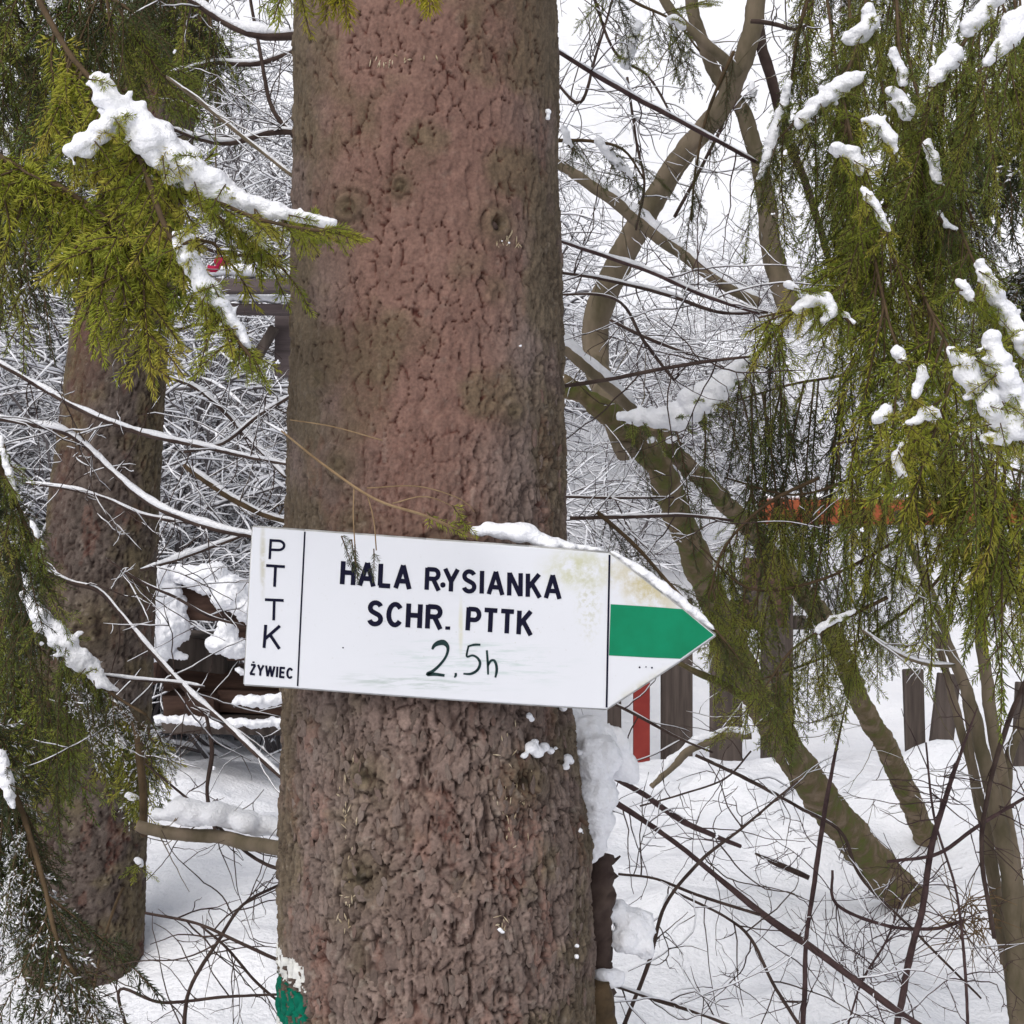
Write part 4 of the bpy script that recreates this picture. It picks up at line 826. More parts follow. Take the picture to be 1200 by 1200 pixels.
   [('hang_dark', 4, 0.1, 1, (0, 1, 0), 0.15, 0.5), ('spray_dark', 4, 0, 1, (0.2, 0.9, 0), 0.3, 0.4)], [([(880, 100, 5), (884, 112, 5)], 2.6)]),
 ('spruce twigs fringing the tip of the arrow sign', [(700, 600, 2.3), (745, 640, 2.3), (790, 690, 2.25), (840, 740, 2.2), (880, 790, 2.2)],
   [('spray_dark', 10, 0, 1, (0.1, 0.6, 0, 0.7, 0.5), 0.3, 0.36), ('spray_green', 4, 0.5, 1, (0.1, 0.6, 0, 0.7, 0.5), 0.3, 0.4)], []),
]
RB += [
 ('green spruce bough hanging right behind the tip of the arrow over the mossy trunk', [(960, 560, 2.6), (900, 590, 2.6), (850, 640, 2.6), (830, 700, 2.55)],
   [('spray_green', 9, 0, 1, (0, 1, 0), 0.3, 0.6), ('hang_green', 8, 0, 1, (0, 1, 0), 0.15, 0.6)], []),
 ('green hanging spruce twigs in front of the orange beam, right of the dark ones', [(1180, 470, 2.5), (1110, 500, 2.5), (1040, 510, 2.5), (980, 520, 2.5)],
   [('hang_green', 10, 0, 1, (0, 1, 0), 0.14, 0.75), ('hang_yellow', 5, 0, 1, (0, 1, 0), 0.14, 0.7)], [([(1120, 492, 5), (1095, 500, 6), (1070, 504, 5)], 2.4)]),
 ('green spruce sprays in front of the fork of the mossy tree', [(1040, 700, 2.6), (980, 730, 2.6), (930, 760, 2.55), (900, 800, 2.5)],
   [('spray_green', 12, 0, 1, (-0.1, 1, 0), 0.3, 0.55), ('spray_dark', 5, 0, 1, (-0.1, 1, 0), 0.3, 0.5)], [([(1000, 716, 4), (975, 728, 5), (955, 740, 4)], 2.5)]),
 ('long strip of snow on a dark bough at the top, left of the snow lumps', [(960, -40, 2.6), (935, 40, 2.6), (925, 110, 2.6), (905, 175, 2.6), (880, 230, 2.6)],
   [('spray_dark', 8, 0.2, 1, (0, 1, 0), 0.3, 0.45), ('spray_green', 5, 0.2, 1, (0, 1, 0), 0.3, 0.5)], [([(925, 95, 5), (915, 130, 6), (905, 160, 7), (898, 190, 6), (890, 210, 5)], 2.5)]),
 ('frosted spruce bough between the snow lumps near the top right', [(1110, 140, 2.4), (1120, 200, 2.4), (1140, 260, 2.4), (1150, 300, 2.4)],
   [('spray_frost', 8, 0, 1, (0, 1, 0), 0.3, 0.6)], [([(1100, 250, 4), (1108, 262, 5), (1120, 268, 4)], 2.3)]),
]
for i, (lab, pth, sets, sn) in enumerate(RB): bough(lab, pth, (0.0035, 0.0016), sets, sn, seed=40 + i)

# ------------------------------------------------------------------ mossy leaning tree, right
tree = empty('leaning_tree', 'mossy leaning broadleaf tree with crossing bare limbs right of the sign', 'tree', None, (float(P(1068, 1060, 4.65)[0]), 4.65, float(ground_z(1.21, 4.65))))
trng = np.random.default_rng(9)
def side_twigs(b, sb, w, rr, n, L, rad, snowy=True, depth=1, thick=1.2):
    t, _, _ = frames(w)
    for _ in range(n):
        i = rr.integers(1, len(w) - 1); d = t[i] * rr.uniform(-0.2, 0.8) + rr.normal(0, 0.7, 3) * [1, 0.6, 1]; d /= np.linalg.norm(d)
        l = L * rr.uniform(0.4, 1.2); kk = np.linspace(0, 1, max(6, int(l / 0.012)))[:, None]
        nk = len(kk); dd = d[None] + np.cumsum(rr.normal(0, 0.9 / nk ** 0.5 * 0.55, (nk, 3)), 0); dd /= np.linalg.norm(dd, axis=1)[:, None]
        p = np.vstack([w[i], w[i] + np.cumsum(dd[1:] * l / (nk - 1), 0)])
        r = np.linspace(rad, rad * 0.45, len(kk)); tube(b, p, r, 4)
        if snowy and sb is not None: snow_tube(sb, p, r, rr, thick, 0.75, 0.85)
        if depth > 0: side_twigs(b, sb, p, rr, rr.integers(1, 4), l * 0.5, rad * 0.65, snowy, depth - 1, thick)
def limb(parent, pts, widths, mat, rr, snow=1.0, twigs=0, TL=0.2, name='branch', tw_mat='twig', cover=0.8, rough=0.05, trad=0.0014, depth=1):
    """pts [(px,py,Y)], widths in px at those points"""
    w = np.array([list(P(*q)) + [wd / 1800 * q[2] / 2] for q, wd in zip(pts, widths)]); big_ = w[:, 3].max() > 0.008; w = spline(w, 0.005 if big_ else 0.012)
    w[:, :3] += (fbm(np.stack([np.arange(len(w)) / (14.0 if big_ else 6.0), np.full(len(w), rr.uniform(0, 50))], -1)[:, None, :] * [1, 1] + np.arange(3)[None, :, None] * 17, 2, 4) - 0.5) * np.minimum(0.012, w[:, 3:] * 0.8)
    b = Buf(); rm_ = w[:, 3].max(); tube(b, w[:, :3], w[:, 3], (36 if rm_ > 0.02 else 20) if big_ else 6, 0, 0.0 if big_ else rough, rr, nz=(max(0.012, rm_ * 0.5), rm_ * (0.30 if mat == 'moss' else 0.18)) if big_ else None)
    sb = Buf()
    if snow: snow_tube(sb, w[::2, :3] if big_ else w[:, :3], w[::2, 3] if big_ else w[:, 3], rr, snow, cover)
    if twigs: side_twigs(b, sb if snow else None, w[:, :3], rr, twigs, TL, trad, bool(snow), depth)
    if parent is None: return w, b, sb
    o = child(name, b.mesh(name, [M[mat]]), parent)
    if sb.n:
        s = link('snow', sb.mesh('snow', [M['snow']]), o)
    return w
limb(tree, [(1105, 1105, 4.75), (1052, 1042, 4.6), (985, 965, 4.3), (925, 880, 4.0), (880, 800, 3.75), (835, 700, 3.5), (800, 620, 3.3), (768, 545, 3.15), (715, 487, 3.0), (655, 450, 2.95)], [46, 45, 41, 38, 34, 32, 33, 32, 27, 22], 'moss', trng, 0.55, 12, 0.2, 'trunk', cover=0.55, rough=0.05)
limb(tree, [(1103, 1045, 5.1), (1086, 985, 5.0), (1050, 900, 4.7), (1005, 815, 4.4), (975, 740, 4.1), (920, 670, 3.8), (865, 605, 3.5), (805, 545, 3.25), (765, 500, 3.15)], [26, 26, 25, 23, 24, 22, 21, 20, 17], 'moss', trng, 0.5, 12, 0.2, cover=0.6)
limb(tree, [(735, 530, 3.05), (712, 470, 3.15), (698, 420, 3.3), (700, 370, 3.3), (735, 290, 3.25), (790, 200, 3.2), (845, 125, 3.15), (875, 60, 3.1), (890, -40, 3.1)], [26, 28, 30, 32, 30, 26, 25, 23, 21], 'grey_bark', trng, 0.4, 6, 0.25)
limb(tree, [(925, 365, 3.2), (905, 290, 3.2), (892, 205, 3.15), (872, 135, 3.15), (838, 85, 3.15), (815, 20, 3.1), (800, -50, 3.1)], [28, 25, 20, 18, 15, 15, 14], 'grey_bark', trng, 0.4, 5, 0.2)
limb(tree, [(645, 185, 3.1), (690, 215, 3.1), (740, 250, 3.1), (790, 290, 3.1), (840, 328, 3.1), (890, 355, 3.1)], [13, 14, 15, 14, 12, 12], 'grey_bark', trng, 1.15, 4, 0.2, cover=1.0)
limb(tree, [(760, -30, 3.0), (790, 20, 3.0), (825, 50, 3.0), (865, 85, 3.05)], [10, 12, 12, 14], 'grey_bark', trng, 0.8, 4, 0.2)
limb(tree, [(880, -20, 3.2), (895, 60, 3.2), (920, 150, 3.2), (945, 220, 3.2), (970, 300, 3.2), (985, 380, 3.2)], [14, 13, 11, 9, 8, 6], 'twig', trng, 0.7, 6, 0.2)
limb(tree, [(640, 388, 2.7), (680, 425, 2.72), (715, 455, 2.75), (743, 480, 2.78)], [13, 13, 13, 12], 'grey_bark', trng, 1.5, 2, 0.15, cover=1.1)
limb(tree, [(796, 778, 2.6), (830, 795, 2.62), (870, 815, 2.65), (900, 830, 2.7)], [6, 9, 10, 9], 'moss', trng, 0.5, 2, 0.1)
# bare branches: (label, pts, widths, material, snow, twigs)
def bare(label, pts, widths, mat='twig', snow=1.2, twigs=6, TL=0.18, cover=0.85, seed=0, group=None, trad=0.0013, depth=1):
    rr = np.random.default_rng(300 + seed); widths = [q * (0.82 if seed < 32 else 0.9) for q in widths]; w, b, sb = limb(None, pts, widths, mat, rr, snow, twigs, TL, cover=cover, trad=trad, depth=depth)
    base = Vector(w[0, :3]); me = b.mesh('bare_branch', [M[mat]]); o = link('bare_branch', me); o.location = base; me.transform(Matrix.Translation(-base))
    tag(o, label, 'branch', group)
    if sb.n:
        ms = sb.mesh('snow', [M['snow']]); ms.transform(Matrix.Translation(-base)); link('snow', ms, o)
    return o
BARE = [
 ('straight reddish branch with a snow line slanting down right from the big trunk', [(640, 52, 2.3), (700, 88, 2.35), (770, 128, 2.4), (840, 165, 2.45), (890, 192, 2.5)], [5, 7, 7, 6, 5], 'red_twig', 1.1, 5),
 ('thin reddish branch with snow, crossing behind the lower end of the diagonal limb', [(650, 280, 2.4), (700, 298, 2.4), (760, 318, 2.4), (820, 345, 2.4), (890, 368, 2.4)], [4, 6, 6, 6, 4], 'red_twig', 1.2, 8),
 ('second thin branch just under the reddish one, right of the big trunk', [(645, 318, 2.6), (710, 328, 2.6), (780, 345, 2.6), (840, 365, 2.6), (900, 366, 2.6)], [4, 5, 6, 5, 4], 'twig', 1.1, 9),
 ('dark branch running level out of the big trunk above the snowy limb', [(655, 453, 2.3), (710, 445, 2.3), (780, 432, 2.3), (840, 422, 2.3), (880, 418, 2.3)], [6, 6, 6, 5, 3], 'twig', 0, 7),
 ('dark level branch right of the trunk just above the arrow', [(668, 607, 2.5), (730, 606, 2.5), (800, 604, 2.5), (860, 610, 2.5)], [6, 6, 5, 4], 'twig', 0.7, 8),
 ('thin dark level twig above the one over the arrow', [(655, 582, 2.9), (720, 584, 2.9), (790, 583, 2.9)], [4, 4, 3], 'twig', 0.7, 5),
 ('dark forked twig in front of the snow beside the thick diagonal limb', [(640, 345, 2.8), (720, 350, 2.8), (755, 400, 2.8), (790, 445, 2.8), (795, 430, 2.8)], [3, 4, 5, 4, 3], 'twig', 0.5, 9),
 ('dark twig sloping right under the diagonal limb', [(715, 375, 3.1), (755, 395, 3.1), (800, 412, 3.1), (830, 420, 3.1)], [4, 5, 4, 3], 'twig', 0.7, 6),
 ('twig rising steeply behind the top of the diagonal limb', [(790, 255, 3.3), (825, 190, 3.3), (850, 130, 3.3), (845, 60, 3.3)], [5, 5, 5, 4], 'twig', 0.5, 10),
 ('thin twigs spreading from the upper right rim of the trunk', [(650, 95, 2.9), (680, 120, 2.9), (700, 60, 2.9), (720, -10, 2.9)], [4, 5, 4, 3], 'twig', 0.8, 12),
 ('thin twigs hanging between trunk and diagonal limb', [(735, 90, 3.0), (745, 160, 3.0), (755, 215, 3.0), (745, 270, 3.0)], [4, 4, 4, 3], 'twig', 0.6, 12),
 ('twigs reaching in from the top edge above the diagonal limb', [(690, -20, 3.2), (720, 60, 3.2), (760, 90, 3.2), (790, 140, 3.2)], [4, 4, 4, 3], 'twig', 0.8, 12),
 ('dark curved twig at the top between the two upright limbs', [(880, 25, 2.9), (905, 28, 2.9), (930, 35, 2.9), (945, 30, 2.9)], [6, 7, 5, 4], 'twig', 0.4, 5),
 # lower right
 ('upper of two dark broken sticks lying on the snow right of the trunk', [(722, 912, 2.9), (760, 935, 2.95), (800, 962, 3.0), (868, 992, 3.05)], [8, 8, 9, 6], 'red_twig', 0.0, 4),
 ('long dark branch running from the trunk down to the bottom right', [(716, 938, 2.7), (760, 965, 2.7), (820, 1010, 2.68), (900, 1075, 2.65), (970, 1125, 2.62), (1060, 1190, 2.6), (1100, 1215, 2.6)], [10, 8, 8, 11, 11, 10, 8], 'red_twig', 0.35, 9),
 ('upright reddish stem left of the foot of the mossy tree', [(992, 820, 3.0), (970, 930, 3.0), (958, 1010, 3.0), (945, 1095, 3.0), (944, 1150, 3.0), (940, 1215, 3.0)], [2, 7, 8, 7, 8, 9], 'red_twig', 0.0, 8),
 ('upright dark stem with buds right of the foot of the mossy tree', [(1145, 830, 2.9), (1110, 930, 2.9), (1090, 1000, 2.9), (1082, 1060, 2.9), (1065, 1130, 2.9), (1050, 1215, 2.9)], [2, 7, 9, 9, 10, 10], 'red_twig', 0.0, 12),
 ('thin twig leaving the dark hollow beside the trunk', [(725, 1024, 2.5), (770, 1030, 2.5), (820, 1050, 2.5), (890, 1072, 2.5)], [4, 4, 5, 5], 'twig', 0.4, 5),
 ('long thin twig rising from the bottom edge towards the mossy trunk', [(730, 1205, 2.4), (760, 1130, 2.4), (780, 1060, 2.4), (820, 1010, 2.45), (870, 970, 2.5), (935, 915, 2.5)], [6, 6, 5, 5, 4, 3], 'twig', 0, 8),
 ('snow-lined spruce twig at the bottom edge right of the trunk', [(718, 1155, 2.3), (770, 1172, 2.3), (820, 1188, 2.3), (880, 1212, 2.3)], [4, 6, 6, 6], 'twig', 1.0, 6),
 ('thin dark twig bending down to the bottom centre right', [(790, 1045, 2.5), (850, 1075, 2.5), (880, 1100, 2.5), (905, 1150, 2.5), (945, 1215, 2.5)], [4, 4, 5, 5, 6], 'twig', 0, 7),
 ('slender twig arching over the snow below the fence', [(750, 945, 3.2), (800, 930, 3.2), (850, 912, 3.2), (880, 880, 3.2)], [3, 3, 3, 3], 'twig', 0, 5),
 ('thin twig crossing the snow to the right of the mossy foot', [(815, 885, 3.0), (880, 915, 3.0), (935, 945, 3.0), (985, 975, 3.0), (1010, 1030, 3.0), (1070, 1090, 3.0), (1150, 1170, 3.0)], [5, 6, 5, 5, 4, 4, 3], 'twig', 0.5, 10),
 ('short snowy stick leaning in front of the fence boards', [(762, 922, 4.2), (785, 900, 4.2), (812, 878, 4.2), (850, 862, 4.2), (880, 862, 4.2)], [8, 13, 14, 13, 10], 'grey_bark', 1.2, 1),
 ('thin twig with snow beads crossing the red post', [(698, 815, 2.6), (740, 835, 2.6), (790, 862, 2.6), (835, 882, 2.6)], [4, 5, 4, 3], 'twig', 0.8, 4),
 ('broken dark stick poking out of the snow below the fence', [(885, 1000, 3.4), (910, 1012, 3.4), (948, 1028, 3.4)], [3, 9, 8], 'twig', 0.6, 2),
 ('arched reddish twig low at the right', [(975, 1020, 3.0), (980, 1060, 3.0), (1040, 1085, 3.0), (1100, 1088, 3.0), (1130, 1078, 3.0)], [4, 5, 5, 5, 4], 'red_twig', 0, 7),
 ('thin twig rising from the bottom right corner', [(1135, 1215, 2.8), (1130, 1120, 2.8), (1120, 1040, 2.8), (1095, 960, 2.8), (1085, 870, 2.8)], [5, 5, 4, 4, 3], 'red_twig', 0, 12),
 ('twigs crossing low between the upright stems at the right', [(1040, 1010, 2.9), (1100, 1000, 2.9), (1150, 965, 2.9), (1210, 930, 2.9)], [5, 6, 6, 5], 'red_twig', 0, 8),
 ('snow-lined twig across the grey shrub stems', [(1010, 738, 2.5), (1050, 765, 2.5), (1085, 778, 2.5), (1120, 780, 2.5)], [4, 5, 6, 6], 'grey_bark', 1.2, 4),
 ('fine dead grass-like twigs in the snow at the bottom right', [(990, 1215, 3.2), (1010, 1150, 3.2), (1040, 1100, 3.2), (1060, 1040, 3.2)], [3, 3, 3, 2], 'red_twig', 0, 22),
 ('brown twig leaning in from the right edge', [(1210, 780, 2.7), (1180, 850, 2.7), (1160, 920, 2.7), (1150, 1000, 2.7), (1165, 1100, 2.7)], [8, 8, 7, 7, 6], 'twig', 0, 8),
 # left
 ('upper of two long snow-lined branches crossing the second trunk', [(-20, 415, 2.9), (40, 450, 2.9), (90, 478, 2.88), (150, 503, 2.85), (220, 520, 2.8), (280, 533, 2.75), (340, 545, 2.7)], [5, 6, 6, 7, 6, 5, 4], 'twig', 1.3, 9),
 ('lower long snow-lined branch ending at the left edge of the sign', [(-20, 488, 2.5), (40, 498, 2.5), (90, 515, 2.48), (140, 560, 2.45), (185, 595, 2.4), (240, 617, 2.35), (305, 630, 2.3)], [6, 7, 7, 7, 8, 8, 6], 'twig', 1.5, 9),
 ('thin snowy twig between the long branches and the sign', [(30, 566, 2.9), (80, 573, 2.9), (125, 585, 2.9), (165, 603, 2.9), (215, 612, 2.9), (262, 617, 2.9)], [3, 4, 4, 5, 4, 3], 'twig', 1.5, 5),
 ('snow-lined branch falling from the left edge to the big trunk below the sign', [(-10, 625, 2.4), (40, 660, 2.4), (80, 682, 2.4), (115, 692, 2.4), (140, 718, 2.38), (175, 760, 2.35), (215, 805, 2.3), (270, 855, 2.25), (335, 915, 2.2)], [5, 5, 6, 7, 6, 7, 8, 8, 7], 'twig', 1.2, 9),
 ('snowy twig rising to the lower left corner of the letters', [(165, 668, 2.6), (200, 658, 2.6), (245, 642, 2.6), (300, 622, 2.6)], [4, 5, 5, 4], 'twig', 1.5, 3),
 ('forked twig in front of the snow-covered timbers', [(125, 655, 2.8), (165, 682, 2.8), (205, 700, 2.8), (245, 722, 2.8), (290, 735, 2.8)], [3, 4, 4, 4, 3], 'twig', 0.5, 6),
 ('snowy twig joining the ridge of snow at the second trunk', [(110, 790, 2.3), (150, 796, 2.3), (200, 800, 2.3), (240, 806, 2.3)], [3, 4, 4, 4], 'twig', 1.8, 3),
 ('vertical dark twig standing before the snow between both trunks', [(240, 830, 2.9), (248, 880, 2.9), (243, 930, 2.9), (255, 985, 2.9)], [4, 6, 5, 5], 'twig', 0, 6),
 ('thin twig leaving the big trunk low at the left', [(332, 1128, 2.1), (280, 1105, 2.1), (230, 1082, 2.1), (170, 1070, 2.1)], [5, 5, 4, 4], 'twig', 0, 5),
 ('bent twig rising from the bottom edge left of the big trunk', [(215, 1215, 2.6), (222, 1160, 2.6), (255, 1105, 2.6), (285, 1060, 2.6), (332, 1035, 2.6)], [6, 5, 5, 4, 4], 'twig', 0, 8),
 ('thin twig falling from the snow hump to the blaze mark', [(170, 895, 2.6), (230, 945, 2.6), (290, 1000, 2.6), (330, 1020, 2.5)], [3, 4, 5, 5], 'twig', 0, 6),
 ('thin twig crossing low from left to the painted blaze', [(235, 1085, 2.7), (265, 1110, 2.7), (300, 1150, 2.7), (335, 1180, 2.7)], [3, 4, 4, 4], 'twig', 0, 5),
 ('twigs at the bottom edge between both trunks', [(150, 1215, 2.6), (140, 1160, 2.6), (190, 1175, 2.6), (260, 1168, 2.6), (330, 1165, 2.6)], [5, 4, 4, 4, 3], 'twig', 0, 7),
 ('snow-dusted stick leaning over the foot of the second trunk', [(20, 1020, 2.2), (50, 1075, 2.2), (85, 1130, 2.2), (115, 1185, 2.2)], [14, 10, 7, 4], 'stem', 0.5, 2),
 ('thin brown curved stem in front of the second trunk', [(105, 1195, 2.8), (115, 1130, 2.8), (135, 1060, 2.8), (145, 1040, 2.8)], [4, 4, 4, 3], 'stem', 0, 1),
 ('forked brown dead branch before the second trunk beneath the ridge of snow', [(168, 980, 2.9), (165, 900, 2.9), (160, 850, 2.9), (140, 828, 2.9), (105, 815, 2.9)], [10, 11, 11, 9, 6], 'stem', 0.9, 3),
 ('straight snow-lined twig left of the big trunk near the top', [(195, 90, 2.4), (235, 120, 2.4), (290, 165, 2.4), (345, 208, 2.4)], [4, 5, 5, 5], 'grey_bark', 1.1, 2),
 ('thick snow-covered branch entering from the left rim of the trunk at the top', [(350, 42, 2.4), (310, 42, 2.4), (270, 30, 2.4), (235, 8, 2.4), (200, -20, 2.4)], [12, 11, 9, 8, 7], 'twig', 1.7, 8),
 ('curved snowy branch leaving the trunk below the top left one', [(350, 155, 2.6), (315, 155, 2.6), (270, 167, 2.6), (235, 163, 2.6), (200, 150, 2.6)], [8, 8, 7, 6, 4], 'twig', 1.8, 8),
 ('dark forked twig rising along the left rim of the big trunk', [(345, 160, 2.7), (318, 125, 2.7), (305, 60, 2.7), (290, -20, 2.7)], [6, 6, 5, 4], 'twig', 0.9, 10),
 ('snowy branch at the top left behind the curved one', [(345, 60, 3.1), (300, 75, 3.1), (250, 75, 3.1), (200, 85, 3.1)], [7, 7, 6, 4], 'twig', 1.6, 8),
 ('dark twig across the crimson scrap', [(215, 278, 2.7), (255, 296, 2.7), (300, 300, 2.7), (335, 300, 2.7)], [3, 5, 4, 4], 'twig', 0.6, 7),
 ('snowy branch low across the gap left of the trunk', [(150, 388, 2.9), (200, 388, 2.9), (240, 380, 2.9), (290, 390, 2.9)], [3, 5, 4, 3], 'twig', 1.2, 6),
 ('snow-lined branch falling to the left rim of the trunk above the long ones', [(190, 440, 2.9), (230, 455, 2.9), (260, 480, 2.9), (290, 512, 2.9), (335, 560, 2.8)], [4, 5, 6, 6, 4], 'twig', 1.6, 9),
 ('snowy branch climbing to the trunk rim above the sign', [(215, 530, 2.8), (260, 520, 2.8), (300, 490, 2.8), (340, 465, 2.8)], [4, 5, 5, 5], 'twig', 1.5, 8),
 ('brown snow-flecked branch ending above the upper left sign corner', [(215, 545, 3.1), (255, 575, 3.1), (300, 600, 3.1), (340, 612, 3.1)], [7, 9, 8, 6], 'stem', 1.2, 6),
]
for i, (lab, pts, wd, mat, sn, tw) in enumerate(BARE): bare(lab, pts, wd, mat, sn, tw, 0.22 if i < 32 else 0.2, seed=i, depth=2 if tw >= 7 else 1)
# branch joining the two trunks, under a hump of snow
br = bare('thick bare branch spanning both trunks under a hump of snow', [(160, 968, 2.6), (200, 978, 2.6), (260, 982, 2.6), (335, 994, 2.5)], [16, 17, 18, 20], 'grey_bark', 0.0, 3, 0.1, seed=90)
rr = np.random.default_rng(12)
o = blob('snow', blob_path([(185, 955, 10), (215, 950, 19), (250, 955, 18), (290, 962, 16), (330, 972, 12)], 2.6, rr, 0.9, 0.8, 0.1), M['snow'], br, 0.004, 0.006)

# grey shrub stems at the right
sh = empty('shrub', 'clump of grey brown shrub stems standing in the snow at the right edge', 'shrub', None, (float(P(1185, 1215, 3.0)[0]), 3.0, float(ground_z(1.0, 3.0))))
for pts, wd in [([(1050, 600, 3.1), (1085, 680, 3.1), (1120, 780, 3.05), (1150, 870, 3.0), (1172, 970, 3.0), (1188, 1080, 3.0), (1195, 1230, 3.0)], [8, 10, 13, 16, 20, 24, 27]),
                ([(1165, 620, 3.1), (1150, 720, 3.1), (1158, 820, 3.1), (1175, 930, 3.05), (1195, 1050, 3.0), (1205, 1230, 3.0)], [9, 13, 15, 15, 16, 19]),
                ([(1095, 740, 3.2), (1120, 830, 3.2), (1140, 900, 3.15), (1155, 970, 3.1), (1170, 1060, 3.1), (1185, 1160, 3.05)], [8, 10, 12, 14, 12, 12]),
                ([(1130, 820, 3.1), (1150, 960, 3.1), (1165, 1060, 3.1), (1175, 1130, 3.1)], [6, 7, 8, 8]),
                ([(1210, 820, 3.1), (1185, 880, 3.1), (1180, 930, 3.1), (1176, 1010, 3.1)], [14, 12, 10, 8])]:
    limb(sh, pts, wd, 'grey_bark', trng, 0.35, 3, 0.2, 'stem', cover=0.4)
b = Buf()
for _ in range(70):
    a0 = P(1135 + rng.normal(0, 14), 1080 + rng.normal(0, 10), 3.0); d = rng.normal(0, 1, 3) * [1, 0.5, 0.8] + [0.1, 0, 0.2]; L = rng.uniform(0.03, 0.10)
    tube(b, [a0, a0 + d * L * 0.5, a0 + d * L + [0, 0, -0.02]], [0.0012, 0.001, 0.0005], 4)
tag(child('dead_grass', b.mesh('dead_grass', [mat_noise('dry_straw', (0.10, 0.06, 0.03), (0.22, 0.15, 0.08), 30)]), sh), kind='stuff')

# ------------------------------------------------------------------ snow piled against the trunk, bark flap and hollow
bank = empty('snow_bank', 'snow packed on broken stubs along the right side of the big trunk', 'snow', None, P(700, 900, 2.1))
blob('snow', blob_path([(662, 838, 16), (680, 860, 25), (696, 885, 29), (696, 920, 29), (694, 955, 26), (698, 990, 17), (690, 1005, 12)], 2.03, rng, 0.8, 0.95, 0.12), M['snow'], bank, 0.0035, 0.014)
blob('snow', blob_path([(716, 862, 14), (732, 890, 16), (738, 905, 14), (718, 895, 18)], 2.05, rng, 0.8, 1.1, 0.12), M['snow'], bank, 0.004, 0.006)
blob('snow', blob_path([(712, 1074, 14), (728, 1068, 15), (746, 1085, 22), (754, 1105, 18), (728, 1100, 18)], 2.07, rng, 0.8, 0.8, 0.12), M['snow'], bank, 0.0035, 0.014)
blob('snow', blob_path([(700, 1140, 10), (720, 1148, 15), (690, 1150, 10)], 2.05, rng, 0.8, 0.7, 0.12), M['snow'], bank, 0.004, 0.006)
st = empty('broken_stub', 'dark splintered stub of bark beside the foot of the big trunk', 'branch', None, P(700, 1060, 2.12))
b = Buf(); w = spline(np.array([list(P(x, y, Y)) + [r] for x, y, Y, r in [(708, 1000, 2.06, 0.012), (702, 1035, 2.05, 0.020), (700, 1080, 2.05, 0.020), (703, 1120, 2.06, 0.016), (705, 1200, 2.07, 0.02), (712, 1500, 2.1, 0.035), (715, 1860, 2.1, 0.05)]]), 0.006)
tube(b, w[:, :3], w[:, 3], 14, 0, 0.14, rng)
child('bark_flap', b.mesh('bark_flap', [M['twig']]), st)
for pp in [[(705, 1016, 2.1), (718, 1010, 2.1), (727, 1003, 2.1)], [(705, 1098, 2.1), (720, 1100, 2.1), (733, 1100, 2.1)], [(690, 945, 2.08), (700, 957, 2.08), (716, 962, 2.08)], [(678, 900, 2.08), (684, 893, 2.08), (688, 884, 2.08)]]:
    b = Buf(); q = spline([P(*a_) for a_ in pp], 0.006); tube(b, q, np.linspace(0.006, 0.0015, len(q)), 7, 0, 0.15, rng); child('splinter', b.mesh('splinter', [M['twig']]), st)
b = Buf(); w = spline(np.array([list(P(x, y, Y)) + [r] for x, y, Y, r in [(702, 1150, 2.03, 0.014), (700, 1175, 2.03, 0.022), (698, 1215, 2.03, 0.026), (700, 1400, 2.03, 0.04), (705, 1860, 2.03, 0.07)]]), 0.006)
tube(b, w[:, :3], w[:, 3], 14, 0, 0.08, rng); child('root', b.mesh('root', [M['stem']]), st)

# ------------------------------------------------------------------ timber things behind
def box(buf, c, s, rot=None, rr=None, wob=0.0):
    v = np.array([(x, y, z) for x in (-.5, .5) for y in (-.5, .5) for z in (-.5, .5)]) * np.array(s)
    if rr is not None: v = v + rr.normal(0, wob, v.shape)
    if rot is not None: v = v @ np.array(Matrix.Rotation(rot, 3, 'Y')).T
    buf.add(v + np.array(c), np.array([[0, 1, 3, 2], [4, 6, 7, 5], [0, 4, 5, 1], [2, 3, 7, 6], [0, 2, 6, 4], [1, 5, 7, 3]]))
def bevel(o, w=0.006):
    m = o.modifiers.new('bevel', 'BEVEL'); m.width = w; m.segments = 2
def pxbox(x0, y0, x1, y1, Y, dep, mat, name, parent, rot=None, wob=0.002):
    a, c = P(x0, y0, Y), P(x1, y1, Y); b = Buf()
    box(b, ((a[0] + c[0]) / 2, Y + dep / 2, (a[2] + c[2]) / 2), (abs(c[0] - a[0]), dep, abs(a[2] - c[2])), rot, rng, wob)
    o = child(name, b.mesh(name, [M[mat]], False), parent); bevel(o); return o
FY = 8.2
fence = empty('plank_fence', 'fence of dark upright planks with wide gaps behind the arrow sign', 'fence', None, P(790, 930, FY))
for (x0, x1, y0) in [(712, 728, 700), (775, 812, 702), (832, 870, 705), (892, 930, 700)]:
    pxbox(x0, y0, x1, 960, FY, 0.03, 'wood_dark', 'plank', fence)
pxbox(700, 722, 945, 738, FY + 0.031, 0.05, 'wood_dark', 'rail', fence)
gate = empty('garden_gateway', 'red post and orange top beam of a gateway beyond the fence', 'gateway', None, P(752, 935, FY - 0.4))
pxbox(743, 722, 762, 960, FY - 0.15, 0.09, 'red_paint', 'post', gate)
pxbox(893, 586, 1210, 615, FY - 0.16, 0.11, 'orange_wood', 'beam', gate)
o = blob('snow', blob_path([(897, 583, 5), (950, 583, 5), (1050, 582, 5), (1200, 583, 5)], FY - 0.1, rng, 1.5, 0.8, 0.1, 1.5), M['snow'], gate, 0.012, 0.01)
rub = empty('board_heap', 'brown upright boards half buried in snow behind the mossy stems', 'boards', None, P(1090, 850, 6.0))
